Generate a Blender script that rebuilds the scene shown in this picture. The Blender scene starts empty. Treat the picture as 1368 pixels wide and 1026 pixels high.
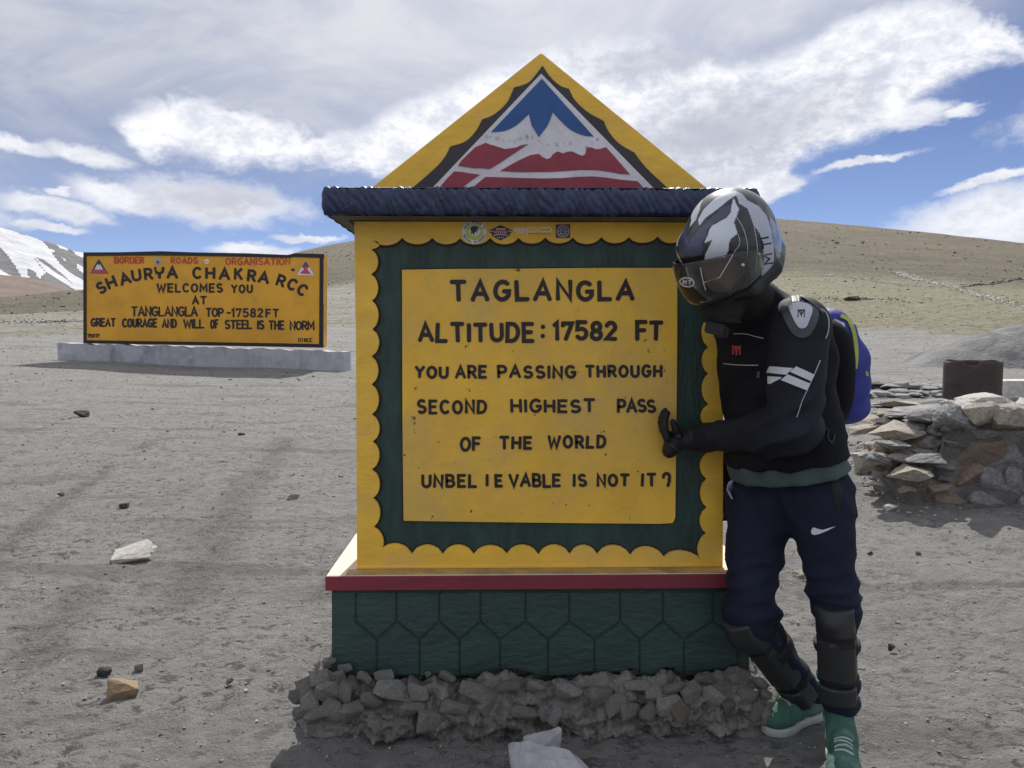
import bpy, bmesh, math, random
import numpy as np
from mathutils import Vector, Matrix
from mathutils.bvhtree import BVHTree

R = math.radians
scene = bpy.context.scene
COL = scene.collection
rng = random.Random(7)

# ------------------------------------------------------------------ camera
F_PX = 1033.0
CAM = Vector((0.0, -2.65, 1.33))
YAW = R(1.16)
PITCH = R(3.71)
cd = bpy.data.cameras.new('camera')
cd.sensor_width = 36.0
cd.lens = 36.0 * F_PX / 1368.0
cd.clip_start = 0.05
cd.clip_end = 20000
cam = bpy.data.objects.new('camera', cd)
COL.objects.link(cam)
cam.location = CAM
cam.rotation_euler = (math.pi / 2 - PITCH, 0, -YAW)
scene.camera = cam
FWD = Vector((math.sin(YAW) * math.cos(PITCH), math.cos(YAW) * math.cos(PITCH), -math.sin(PITCH)))
RGT = Vector((math.cos(YAW), -math.sin(YAW), 0))
UPV = RGT.cross(FWD)


def ray(px, py):
    return FWD + RGT * ((px - 684.0) / F_PX) - UPV * ((py - 513.0) / F_PX)


def at(px, py, Y):
    d = ray(px, py)
    return CAM + d * ((Y - CAM.y) / d.y)


def onplane(px, py, p0, n):
    d = ray(px, py)
    return CAM + d * ((p0 - CAM).dot(n) / d.dot(n))


# ------------------------------------------------------------------ view, sun, sky
scene.view_settings.view_transform = 'Standard'
scene.view_settings.look = 'None'
scene.view_settings.exposure = 0.16
scene.view_settings.gamma = 1.0
scene.view_settings.use_curve_mapping = False
SUN_EL, SUN_AZ = R(46), R(7.0)
SKY_S = 0.10
sl = bpy.data.lights.new('sun', 'SUN')
sl.energy = 4.5
sl.angle = R(0.55)
sl.color = (1.0, 0.96, 0.9)
sun = bpy.data.objects.new('sun', sl)
COL.objects.link(sun)
sdir = Vector((math.sin(SUN_AZ) * math.cos(SUN_EL), math.cos(SUN_AZ) * math.cos(SUN_EL), math.sin(SUN_EL)))
sun.rotation_euler = (-sdir).to_track_quat('-Z', 'Y').to_euler()
sun.location = sdir * 50


class NT:
    """small helper round a node tree"""
    def __init__(s, tree):
        s.t = tree
        s.n = tree.nodes
        s.l = tree.links

    def new(s, typ, **kw):
        nd = s.n.new(typ)
        for k, v in kw.items():
            setattr(nd, k, v)
        return nd

    def put(s, sock, v):
        if isinstance(v, bpy.types.NodeSocket):
            s.l.new(v, sock)
        elif v is not None:
            if hasattr(sock.default_value, '__len__') and len(sock.default_value) == 4 and len(v) == 3:
                v = (*v, 1.0)
            sock.default_value = v

    def math(s, op, a, b=None, c=None, clamp=False):
        nd = s.new('ShaderNodeMath', operation=op, use_clamp=clamp)
        s.put(nd.inputs[0], a)
        if b is not None:
            s.put(nd.inputs[1], b)
        if c is not None:
            s.put(nd.inputs[2], c)
        return nd.outputs[0]

    def vmath(s, op, a, b=None):
        nd = s.new('ShaderNodeVectorMath', operation=op)
        s.put(nd.inputs[0], a)
        if b is not None:
            s.put(nd.inputs[1], b)
        return nd.outputs['Value'] if op in ('LENGTH', 'DOT_PRODUCT') else nd.outputs[0]

    def noise(s, vec, scale, detail=5, rough=0.55, dist=0.0, lac=2.0):
        nd = s.new('ShaderNodeTexNoise')
        s.put(nd.inputs['Vector'], vec)
        nd.inputs['Scale'].default_value = scale
        nd.inputs['Detail'].default_value = detail
        nd.inputs['Roughness'].default_value = rough
        nd.inputs['Distortion'].default_value = dist
        nd.inputs['Lacunarity'].default_value = lac
        return nd

    def ramp(s, x, lo, hi, a=0.0, b=1.0, smooth=True):
        nd = s.new('ShaderNodeMapRange', interpolation_type='SMOOTHSTEP' if smooth else 'LINEAR')
        s.put(nd.inputs[0], x)
        s.put(nd.inputs[1], lo)
        s.put(nd.inputs[2], hi)
        s.put(nd.inputs[3], a)
        s.put(nd.inputs[4], b)
        return nd.outputs[0]

    def mix(s, f, a, b, blend='MIX'):
        nd = s.new('ShaderNodeMix', data_type='RGBA', blend_type=blend)
        s.put(nd.inputs[0], f)
        s.put(nd.inputs[6], a)
        s.put(nd.inputs[7], b)
        return nd.outputs[2]

    def scale_vec(s, v, sc):
        nd = s.new('ShaderNodeMapping')
        s.put(nd.inputs[0], v)
        nd.inputs['Scale'].default_value = sc
        return nd.outputs[0]


def build_world():
    w = bpy.data.worlds.new('World')
    scene.world = w
    w.use_nodes = True
    w.node_tree.nodes.clear()
    g = NT(w.node_tree)
    out = g.new('ShaderNodeOutputWorld')
    bg = g.new('ShaderNodeBackground')
    bg.inputs[1].default_value = SKY_S
    g.l.new(bg.outputs[0], out.inputs[0])
    tc = g.new('ShaderNodeTexCoord')
    D = tc.outputs['Generated']
    sky = g.new('ShaderNodeTexSky', sky_type='NISHITA', sun_disc=False)
    sky.sun_elevation = SUN_EL
    sky.sun_rotation = SUN_AZ
    sky.altitude = 5300
    sky.air_density = 1.0
    sky.dust_density = 0.6
    sep = g.new('ShaderNodeSeparateXYZ')
    g.l.new(D, sep.inputs[0])
    X, Y, Z = sep.outputs
    hyp = g.math('SQRT', g.math('ADD', g.math('MULTIPLY', X, X), g.math('MULTIPLY', Y, Y)))
    U = g.math('ARCTAN2', X, Y)
    V = g.math('ARCTAN2', Z, hyp)

    def uv(px, py):
        d = ray(px, py)
        return math.atan2(d.x, d.y), math.atan2(d.z, math.hypot(d.x, d.y))
    comb = g.new('ShaderNodeCombineXYZ')
    g.l.new(U, comb.inputs[0])
    g.l.new(V, comb.inputs[1])
    UV0 = comb.outputs[0]
    # layered turbulence, kept horizontal-ish as real cloud decks are
    Dst = g.scale_vec(D, (1, 1, 1.7))
    w1 = g.noise(Dst, 5.0, 4, 0.55)
    w2 = g.noise(Dst, 17.0, 7, 0.62, 0.3)
    fine = g.noise(Dst, 42.0, 8, 0.66, 0.2)
    wv = g.vmath('SUBTRACT', w1.outputs['Color'], (0.5, 0.5, 0.5))
    wv2 = g.vmath('SUBTRACT', w2.outputs['Color'], (0.5, 0.5, 0.5))
    a = g.vmath('MULTIPLY', wv, (0.045, 0.022, 0))
    b = g.vmath('MULTIPLY', wv2, (0.045, 0.032, 0))
    UV = g.vmath('ADD', g.vmath('ADD', UV0, a), b)
    sp = g.new('ShaderNodeSeparateXYZ')
    g.l.new(UV, sp.inputs[0])
    Uw, Vw = sp.outputs[0], sp.outputs[1]
    n2 = g.math('SUBTRACT', w2.outputs[0], 0.5)
    nf = g.math('SUBTRACT', fine.outputs[0], 0.5)

    U0, U1 = uv(-300, 513)[0], uv(1668, 513)[0]
    V0, V1 = uv(684, 420)[1], uv(684, -260)[1]

    def curve(pts):
        fc = g.new('ShaderNodeFloatCurve')
        t = g.ramp(Uw, U0, U1, smooth=False)
        g.l.new(t, fc.inputs[1])
        c = fc.mapping.curves[0]
        pp = []
        for px, py in pts:
            u, v = uv(px, py)
            pp.append(((u - U0) / (U1 - U0), (v - V0) / (V1 - V0)))
        pp.sort()
        c.points[0].location = pp[0]
        c.points[1].location = pp[-1]
        for q in pp[1:-1]:
            c.points.new(*q)
        fc.mapping.use_clip = False
        fc.mapping.update()
        return g.math('MULTIPLY_ADD', fc.outputs[0], V1 - V0, V0)

    def above(pts, soft, jit=0.0, off=0.0):
        e = g.math('SUBTRACT', Vw, curve(pts))
        if jit:
            e = g.math('MULTIPLY_ADD', n2, jit, e)
            e = g.math('MULTIPLY_ADD', nf, jit * 0.5, e)
        return g.ramp(e, -soft + off, soft + off)

    def blob(px, py, rx, ry, rot=0.0, edge=0.35, jit=0.9, jf=0.7):
        u, v = uv(px, py)
        m = g.new('ShaderNodeMapping', vector_type='TEXTURE')
        g.put(m.inputs[0], UV)
        m.inputs['Location'].default_value = (u, v, 0)
        m.inputs['Rotation'].default_value = (0, 0, R(rot))
        m.inputs['Scale'].default_value = (rx / F_PX, ry / F_PX, 1)
        L = g.vmath('LENGTH', m.outputs[0])
        L = g.math('MULTIPLY_ADD', n2, jit, L)
        L = g.math('MULTIPLY_ADD', nf, jf, L)
        return g.ramp(L, 1.0 + edge, 1.0 - edge)

    k = 1.0 / SKY_S
    veil_a = g.new('ShaderNodeMix', data_type='FLOAT')
    # --- thin high veil over the left and top
    veil = above([(-300, 300), (0, 225), (250, 235), (450, 215), (700, 170), (900, 130), (1100, 70), (1300, 0), (1450, -90), (1668, -200)], 0.10, 0.08)
    vn = g.noise(g.scale_vec(D, (1, 1, 2.4)), 3.2, 6, 0.6, 0.6)
    veil = g.math('MULTIPLY', veil, g.ramp(vn.outputs[0], 0.22, 0.62, 0.72, 1.0))
    vcol = g.mix(g.ramp(vn.outputs[0], 0.36, 0.66), (0.355 * k, 0.405 * k, 0.53 * k), (0.55 * k, 0.57 * k, 0.64 * k))
    vs = g.ramp(vn.outputs[0], 0.5, 0.72)
    # the deck thickens and brightens towards the sun
    sunv = g.new('ShaderNodeVectorMath', operation='DOT_PRODUCT')
    g.l.new(D, sunv.inputs[0])
    sunv.inputs[1].default_value = sdir
    near = g.ramp(sunv.outputs['Value'], 0.72, 1.0)
    vcol = g.mix(g.math('MULTIPLY', near, 0.85), vcol, (0.80 * k, 0.80 * k, 0.83 * k))
    skyc = g.mix(1.0, sky.outputs[0], (0.90, 0.83, 0.90), 'MULTIPLY')
    base = g.mix(veil, skyc, vcol)
    # --- general fair-weather clouds away from the pictured ones
    gen = g.noise(g.scale_vec(D, (1, 1, 3.2)), 2.6, 8, 0.6, 0.3)
    outside = g.ramp(g.math('ABSOLUTE', U), 0.62, 0.85)
    high = g.ramp(V, 0.46, 0.62)
    om = g.math('MAXIMUM', outside, high)
    gm = g.math('MULTIPLY', g.ramp(gen.outputs[0], 0.44, 0.56), om)
    gcol = g.mix(g.ramp(fine.outputs[0], 0.35, 0.7), (0.58 * k, 0.60 * k, 0.66 * k), (0.84 * k, 0.85 * k, 0.88 * k))
    base = g.mix(gm, base, gcol)
    # --- the white band
    top = [(-300, 300), (90, 280), (150, 170), (230, 130), (300, 142), (380, 166), (450, 182), (520, 152), (600, 116), (700, 82), (760, 64), (850, 50), (940, 66), (1000, 88), (1060, 66), (1150, 24), (1250, 4), (1320, 22), (1368, 48), (1410, 78), (1668, 90)]
    bot = [(-300, 120), (90, 130), (160, 170), (200, 203), (300, 218), (440, 220), (520, 236), (700, 272), (850, 276), (980, 272), (1030, 264), (1060, 216), (1110, 196), (1190, 164), (1250, 112), (1330, 80), (1410, 74), (1668, 80)]
    tm = above(top, 0.012, 0.06)
    bm_ = above(bot, 0.014, 0.035)
    band = g.math('MULTIPLY', bm_, g.math('SUBTRACT', 1.0, tm))
    bandtex = g.math('ADD', g.math('MULTIPLY', w2.outputs[0], 0.6), g.math('MULTIPLY', fine.outputs[0], 0.6))
    wcol = g.mix(g.ramp(bandtex, 0.47, 0.72), (0.66 * k, 0.69 * k, 0.78 * k), (0.93 * k, 0.93 * k, 0.96 * k))
    g1 = blob(965, 180, 150, 42, 8, 0.8, 0.9, 0.9)
    g2 = blob(905, 72, 130, 22, 6, 0.8, 0.9, 0.9)
    g3 = blob(905, 240, 110, 16, 0, 0.7, 0.7, 0.7)
    gs = g.math('MAXIMUM', g.math('MAXIMUM', g1, g.math('MULTIPLY', g2, 0.8)), g.math('MULTIPLY', g3, 0.5))
    wcol = g.mix(g.math('MULTIPLY', gs, 0.85), wcol, (0.43 * k, 0.46 * k, 0.55 * k))
    col = g.mix(band, base, wcol)
    # --- small separate clouds
    smalls = [(110, 206, 44, 10, -6), (12, 190, 38, 10, -12), (68, 278, 52, 13, -8), (52, 304, 34, 5, -4), (150, 262, 50, 17, -10),
              (280, 270, 100, 25, -4), (340, 333, 48, 8, -3), (1340, 292, 105, 34, 8), (1150, 216, 50, 4, 9), (1282, 147, 20, 6, 12),
              (1225, 152, 46, 12, 6), (1330, 240, 60, 6, 12), (70, 255, 14, 4, 0), (1030, 255, 40, 12, 14), (420, 318, 40, 4, 0),
              (1560, 120, 120, 30, 8), (-180, 250, 110, 26, -8)]
    acc = None
    for (x, y, rx, ry, ro) in smalls:
        m = blob(x, y, rx, ry, ro, 0.42, 1.1, 1.0)
        acc = m if acc is None else g.math('MAXIMUM', acc, m)
    core = blob(280, 266, 62, 18, 0, 0.7, 0.6, 0.6)
    scol = g.mix(g.ramp(bandtex, 0.45, 0.75), (0.66 * k, 0.68 * k, 0.76 * k), (0.88 * k, 0.89 * k, 0.92 * k))
    scol = g.mix(g.math('MULTIPLY', core, 0.75), scol, (0.50 * k, 0.51 * k, 0.57 * k))
    col = g.mix(g.math('MULTIPLY', acc, 0.92), col, scol)
    g.l.new(col, bg.inputs[0])


build_world()

# ------------------------------------------------------------------ object helpers
def tag(o, label=None, cat=None, group=None, kind=None):
    if label:
        o['label'] = label
    if cat:
        o['category'] = cat
    if group:
        o['group'] = group
    if kind:
        o['kind'] = kind
    return o


def thing(name, loc, label, cat, group=None):
    o = bpy.data.objects.new(name, None)
    o.empty_display_size = 0.1
    COL.objects.link(o)
    o.location = loc
    return tag(o, label, cat, group)


def root_loc(o):
    v = Vector((0, 0, 0))
    while o is not None:
        v += o.location
        o = o.parent
    return v


def link(name, me, mat=None, parent=None, smooth=False):
    o = bpy.data.objects.new(name, me)
    COL.objects.link(o)
    if mat is not None and len(me.materials) == 0:
        for m in (mat if isinstance(mat, (list, tuple)) else [mat]):
            me.materials.append(m)
    if parent is not None:
        o.parent = parent
        o.matrix_parent_inverse = Matrix.Translation(-root_loc(parent)) if parent.type == 'EMPTY' else Matrix.Identity(4)
    if smooth:
        me.shade_smooth()
    return o


def bmo(name, bm, mat, parent=None, smooth=False):
    bmesh.ops.recalc_face_normals(bm, faces=bm.faces)
    me = bpy.data.meshes.new(name)
    bm.to_mesh(me)
    bm.free()
    return link(name, me, mat, parent, smooth)


def npmesh(name, V, F, mat, parent=None, smooth=True, attrs=None):
    V = np.asarray(V, dtype=np.float32)
    F = np.asarray(F, dtype=np.int32)
    me = bpy.data.meshes.new(name)
    me.vertices.add(len(V))
    me.vertices.foreach_set('co', V.ravel())
    k = F.shape[1]
    me.loops.add(F.size)
    me.loops.foreach_set('vertex_index', F.ravel())
    me.polygons.add(len(F))
    me.polygons.foreach_set('loop_start', np.arange(0, F.size, k, dtype=np.int32))
    me.polygons.foreach_set('loop_total', np.full(len(F), k, dtype=np.int32))
    me.update(calc_edges=True)
    me.validate()
    for an, av in (attrs or {}).items():
        av = np.asarray(av, dtype=np.float32)
        if av.ndim == 1:
            a = me.attributes.new(an, 'FLOAT', 'POINT')
            a.data.foreach_set('value', av)
        else:
            a = me.attributes.new(an, 'FLOAT_COLOR', 'POINT')
            a.data.foreach_set('color', np.c_[av, np.ones(len(av))].astype(np.float32).ravel())
    return link(name, me, mat, parent, smooth)


def M(name, col, rough=0.65, var=0.18, vs=5.0, bump=0.25, bs=60.0, col2=None, c2=(0.5, 0.62), c2s=3.0,
      spots=None, spot_s=40.0, spot_t=(0.70, 0.74), spec=0.5, metal=0.0, coat=0.0, stretch=(1, 1, 1), bd=0.004, dust=None):
    m = bpy.data.materials.new(name)
    m.use_nodes = True
    g = NT(m.node_tree)
    p = g.n['Principled BSDF']
    tc = g.new('ShaderNodeTexCoord')
    co = tc.outputs['Object']
    st = g.scale_vec(co, stretch)
    n1 = g.noise(st, vs, 6, 0.6)
    c = g.mix(g.ramp(n1.outputs[0], 0.25, 0.75), tuple(x * (1 - var) for x in col), tuple(min(1, x * (1 + var)) for x in col))
    if col2 is not None:
        n2 = g.noise(st, c2s, 7, 0.65, 0.4)
        c = g.mix(g.ramp(n2.outputs[0], c2[0], c2[1]), c, col2)
    if spots is not None:
        n3 = g.noise(st, spot_s, 4, 0.6, 0.3)
        c = g.mix(g.ramp(n3.outputs[0], spot_t[0], spot_t[1]), c, spots)
    nb = g.noise(st, bs, 6, 0.62)
    bp = g.new('ShaderNodeBump')
    bp.inputs['Strength'].default_value = bump
    bp.inputs['Distance'].default_value = bd
    g.l.new(nb.outputs[0], bp.inputs['Height'])
    g.l.new(bp.outputs[0], p.inputs['Normal'])
    g.put(p.inputs['Base Color'], c)
    g.put(p.inputs['Roughness'], g.ramp(nb.outputs[0], 0.3, 0.7, max(0.02, rough - 0.08), min(1, rough + 0.08)))
    p.inputs['Specular IOR Level'].default_value = spec
    p.inputs['Metallic'].default_value = metal
    p.inputs['Coat Weight'].default_value = coat
    return m


# ---- painted surfaces
YEL = (0.88, 0.53, 0.058)
m_yel = M('yellow_paint', YEL, 0.55, 0.13, 5.0, 0.6, 22, col2=(0.78, 0.50, 0.12), c2=(0.45, 0.72), c2s=2.2, stretch=(1, 1, 2.0), bd=0.006, spots=(0.20, 0.11, 0.03), spot_s=28, spot_t=(0.735, 0.76))
m_yel_in = M('yellow_panel_paint', (0.86, 0.51, 0.052), 0.5, 0.12, 4.0, 0.7, 22, col2=(0.68, 0.44, 0.11), c2=(0.42, 0.7), c2s=2.4, spots=(0.16, 0.08, 0.03), spot_s=30, spot_t=(0.69, 0.71), bd=0.006)
m_grn = M('green_paint', (0.018, 0.050, 0.040), 0.5, 0.35, 9.0, 0.55, 40, col2=(0.03, 0.07, 0.055), c2=(0.5, 0.7), c2s=5, stretch=(2.2, 1, 0.6), bd=0.006, spots=(0.14, 0.17, 0.15), spot_s=60, spot_t=(0.74, 0.78))
m_blk = M('black_paint', (0.012, 0.010, 0.012), 0.55, 0.3, 8, 0.3, 50)
m_blk_let = M('black_letter_paint', (0.018, 0.011, 0.013), 0.5, 0.3, 8, 0.3, 50)
m_navy = M('navy_paint', (0.013, 0.021, 0.066), 0.38, 0.5, 14, 0.6, 60, col2=(0.03, 0.05, 0.12), c2=(0.5, 0.62), c2s=24, spots=(0.14, 0.18, 0.27), spot_s=60, spot_t=(0.66, 0.76), bd=0.005)
m_under = M('slab_underside', (0.10, 0.09, 0.075), 0.8, 0.3, 8, 0.5, 40)
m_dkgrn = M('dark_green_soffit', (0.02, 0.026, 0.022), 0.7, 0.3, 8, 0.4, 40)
m_red = M('maroon_paint', (0.22, 0.028, 0.045), 0.6, 0.2, 8, 0.35, 50, stretch=(0.3, 1, 1), spots=(0.4, 0.3, 0.28), spot_s=50, spot_t=(0.74, 0.8))
m_ered = M('emblem_red_paint', (0.29, 0.04, 0.065), 0.55, 0.15, 8, 0.3, 60)
m_eblue = M('emblem_blue_paint', (0.022, 0.09, 0.28), 0.5, 0.2, 8, 0.3, 60)
m_ewhite = M('emblem_white_paint', (0.70, 0.68, 0.73), 0.6, 0.12, 10, 0.5, 70, spots=(0.2, 0.2, 0.22), spot_s=90, spot_t=(0.74, 0.8))
m_eblack = M('emblem_dark_paint', (0.04, 0.035, 0.042), 0.55, 0.2, 8, 0.3, 60)
m_ledge = M('ledge_cream_paint', (0.70, 0.60, 0.47), 0.7, 0.12, 6, 0.4, 40)
m_mort = M('mortar', (0.245, 0.232, 0.208), 0.95, 0.3, 9, 1.0, 60, bd=0.02, col2=(0.15, 0.145, 0.135), c2=(0.45, 0.6), c2s=16, spots=(0.34, 0.33, 0.30), spot_s=70, spot_t=(0.62, 0.68))
m_white = M('sticker_white', (0.80, 0.80, 0.78), 0.4, 0.05, 8, 0.1, 60)
m_lime = M('sticker_lime', (0.55, 0.6, 0.10), 0.4, 0.05, 8, 0.1, 60)
m_pink = M('sticker_red', (0.50, 0.06, 0.10), 0.4, 0.05, 8, 0.1, 60)
m_ink = M('sticker_ink', (0.03, 0.03, 0.06), 0.4, 0.05, 8, 0.1, 60)
m_plum = M('sticker_plum', (0.12, 0.05, 0.10), 0.4, 0.1, 8, 0.1, 60)
m_sgrey = M('sticker_grey', (0.38, 0.38, 0.42), 0.4, 0.1, 8, 0.1, 60)
m_bred = M('board_red_paint', (0.50, 0.07, 0.03), 0.55, 0.2, 10, 0.2, 60)
m_byel = M('board_yellow_paint', (0.74, 0.37, 0.025), 0.5, 0.12, 1.2, 0.2, 10, col2=(0.50, 0.26, 0.03), c2=(0.5, 0.75), c2s=0.8, spots=(0.1, 0.05, 0.02), spot_s=8, spot_t=(0.76, 0.78))
m_bplinth = M('whitewashed_plinth', (0.42, 0.42, 0.46), 0.85, 0.18, 2.0, 0.5, 8, col2=(0.25, 0.25, 0.29), c2=(0.52, 0.72), c2s=1.5, stretch=(1.5, 1, 0.7), bd=0.02, spots=(0.12, 0.12, 0.13), spot_s=6, spot_t=(0.7, 0.74))


def stonemat(name, col, col2, var=0.3, sc=14):
    return M(name, col, 0.9, var, sc, 0.9, sc * 4, col2=col2, c2=(0.45, 0.62), c2s=sc * 0.6, bd=0.01)


m_st = [stonemat('grey_stone', (0.30, 0.29, 0.28), (0.20, 0.20, 0.205)), stonemat('slate_stone', (0.22, 0.22, 0.225), (0.32, 0.31, 0.30)),
        stonemat('brown_stone', (0.29, 0.22, 0.16), (0.22, 0.18, 0.15)), stonemat('buff_stone', (0.38, 0.335, 0.275), (0.30, 0.27, 0.235))]
m_pale = stonemat('pale_stone', (0.58, 0.55, 0.50), (0.47, 0.45, 0.42), 0.15)
m_dark = stonemat('dark_stone', (0.07, 0.068, 0.07), (0.11, 0.10, 0.10))
m_sand = stonemat('sandstone', (0.50, 0.34, 0.20), (0.42, 0.31, 0.21), 0.15, 20)
m_red_st = stonemat('reddish_stone', (0.22, 0.165, 0.13), (0.19, 0.16, 0.14))


# ------------------------------------------------------------------ numpy noise
def vnoise(x, y, seed=0):
    xi, yi = np.floor(x).astype(np.int64), np.floor(y).astype(np.int64)
    fx, fy = x - xi, y - yi
    fx, fy = fx * fx * (3 - 2 * fx), fy * fy * (3 - 2 * fy)

    def h(a, b):
        n = (a * 374761393 + b * 668265263 + seed * 1442695041) & 0xFFFFFFFF
        n = ((n ^ (n >> 13)) * 1274126177) & 0xFFFFFFFF
        return ((n ^ (n >> 16)) & 0xFFFF) / 65535.0
    return (h(xi, yi) * (1 - fx) + h(xi + 1, yi) * fx) * (1 - fy) + (h(xi, yi + 1) * (1 - fx) + h(xi + 1, yi + 1) * fx) * fy - 0.5


def fbm(x, y, oct=4, seed=0, gain=0.5):
    s, a = 0, 1.0
    for i in range(oct):
        s = s + a * vnoise(x, y, seed + i * 17)
        x, y, a = x * 2.03 + 5.1, y * 2.03 + 1.7, a * gain
    return s


def sstep(t):
    t = np.clip(t, 0, 1)
    return t * t * (3 - 2 * t)


# ------------------------------------------------------------------ terrain
ridge_px = [(-2600, 395), (-900, 398), (-300, 402), (0, 398), (110, 389), (200, 376), (300, 360), (360, 349), (400, 337), (440, 328), (475, 322),
            (560, 306), (700, 288), (850, 281), (950, 284), (1040, 292), (1130, 300), (1250, 312), (1368, 325), (1600, 352), (2200, 385), (4000, 395)]
_ra = np.array([math.atan2(ray(x, 400).x, ray(x, 400).y) for x, y in ridge_px])
_re = []
for x, y in ridge_px:
    d = ray(x, y)
    _re.append(d.z / math.hypot(d.x, d.y))
_re = np.array(_re)
_re[0] = _re[-1] = 0.05
R_RIDGE = 420.0


def ground_z(x, y, fine=True):
    x = np.asarray(x, dtype=np.float64)
    y = np.asarray(y, dtype=np.float64)
    dx, dy = x - CAM.x, y - CAM.y
    r = np.hypot(dx, dy)
    a = np.arctan2(dx, dy)
    e = np.interp(a, _ra, _re, left=0.05, right=0.05)
    z = 0.022 * np.maximum(0, r - 4.0)
    ztop = CAM.z + e * R_RIDGE
    extra = ztop - 0.022 * (R_RIDGE - 4.0)
    t = np.clip((r - 26.0) / (R_RIDGE - 26.0), 0, 1)
    prof = 0.62 * t + 0.38 * t * t
    z = z + extra * prof
    z = z + fbm(x / 60.0, y / 60.0, 4, 3) * 3.0 * sstep((r - 60) / 200) * sstep((1.0 - t) * 6)
    z = z + fbm(x / 9.0, y / 9.0, 3, 9) * 0.28 * sstep((r - 12) / 40)
    over = np.clip((r - R_RIDGE) / 80.0, 0, None)
    z = z - over * 6.0 - over * over * 2
    z = z + fbm(x / 1.6, y / 1.6, 3, 5) * 0.05 * sstep((r - 1.6) / 4)
    z = z + 0.026 * np.clip(-x - 4.5, 0, 9) * sstep((r - 9) / 8)
    if fine:
        f = sstep((26 - r) / 14)
        q = fbm((x * 0.86 + y * 0.5) / 0.22, (y * 0.86 - x * 0.5) / 0.14, 4, 11, 0.55)
        z = z + f * (0.020 * q + 0.010 * fbm(x / 0.06, y / 0.035, 3, 23))
        z = z - f * 0.03 * np.clip(np.abs(fbm(x / 0.5, y / 0.28, 3, 31)) * -1 + 0.05, 0, 1)
    return z


def gz(x, y):
    return float(ground_z(np.array([x]), np.array([y]), False)[0])


def ground_hit(px, py):
    """the world point where the ray of a pixel meets the terrain"""
    d = ray(px, py).normalized()
    lo, t = 0.3, 0.5
    while t < 900:
        p = CAM + d * t
        if p.z < gz(p.x, p.y):
            break
        lo = t
        t *= 1.04
    for _ in range(20):
        mid = (lo + t) / 2
        p = CAM + d * mid
        if p.z < gz(p.x, p.y):
            t = mid
        else:
            lo = mid
    return CAM + d * t


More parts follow.
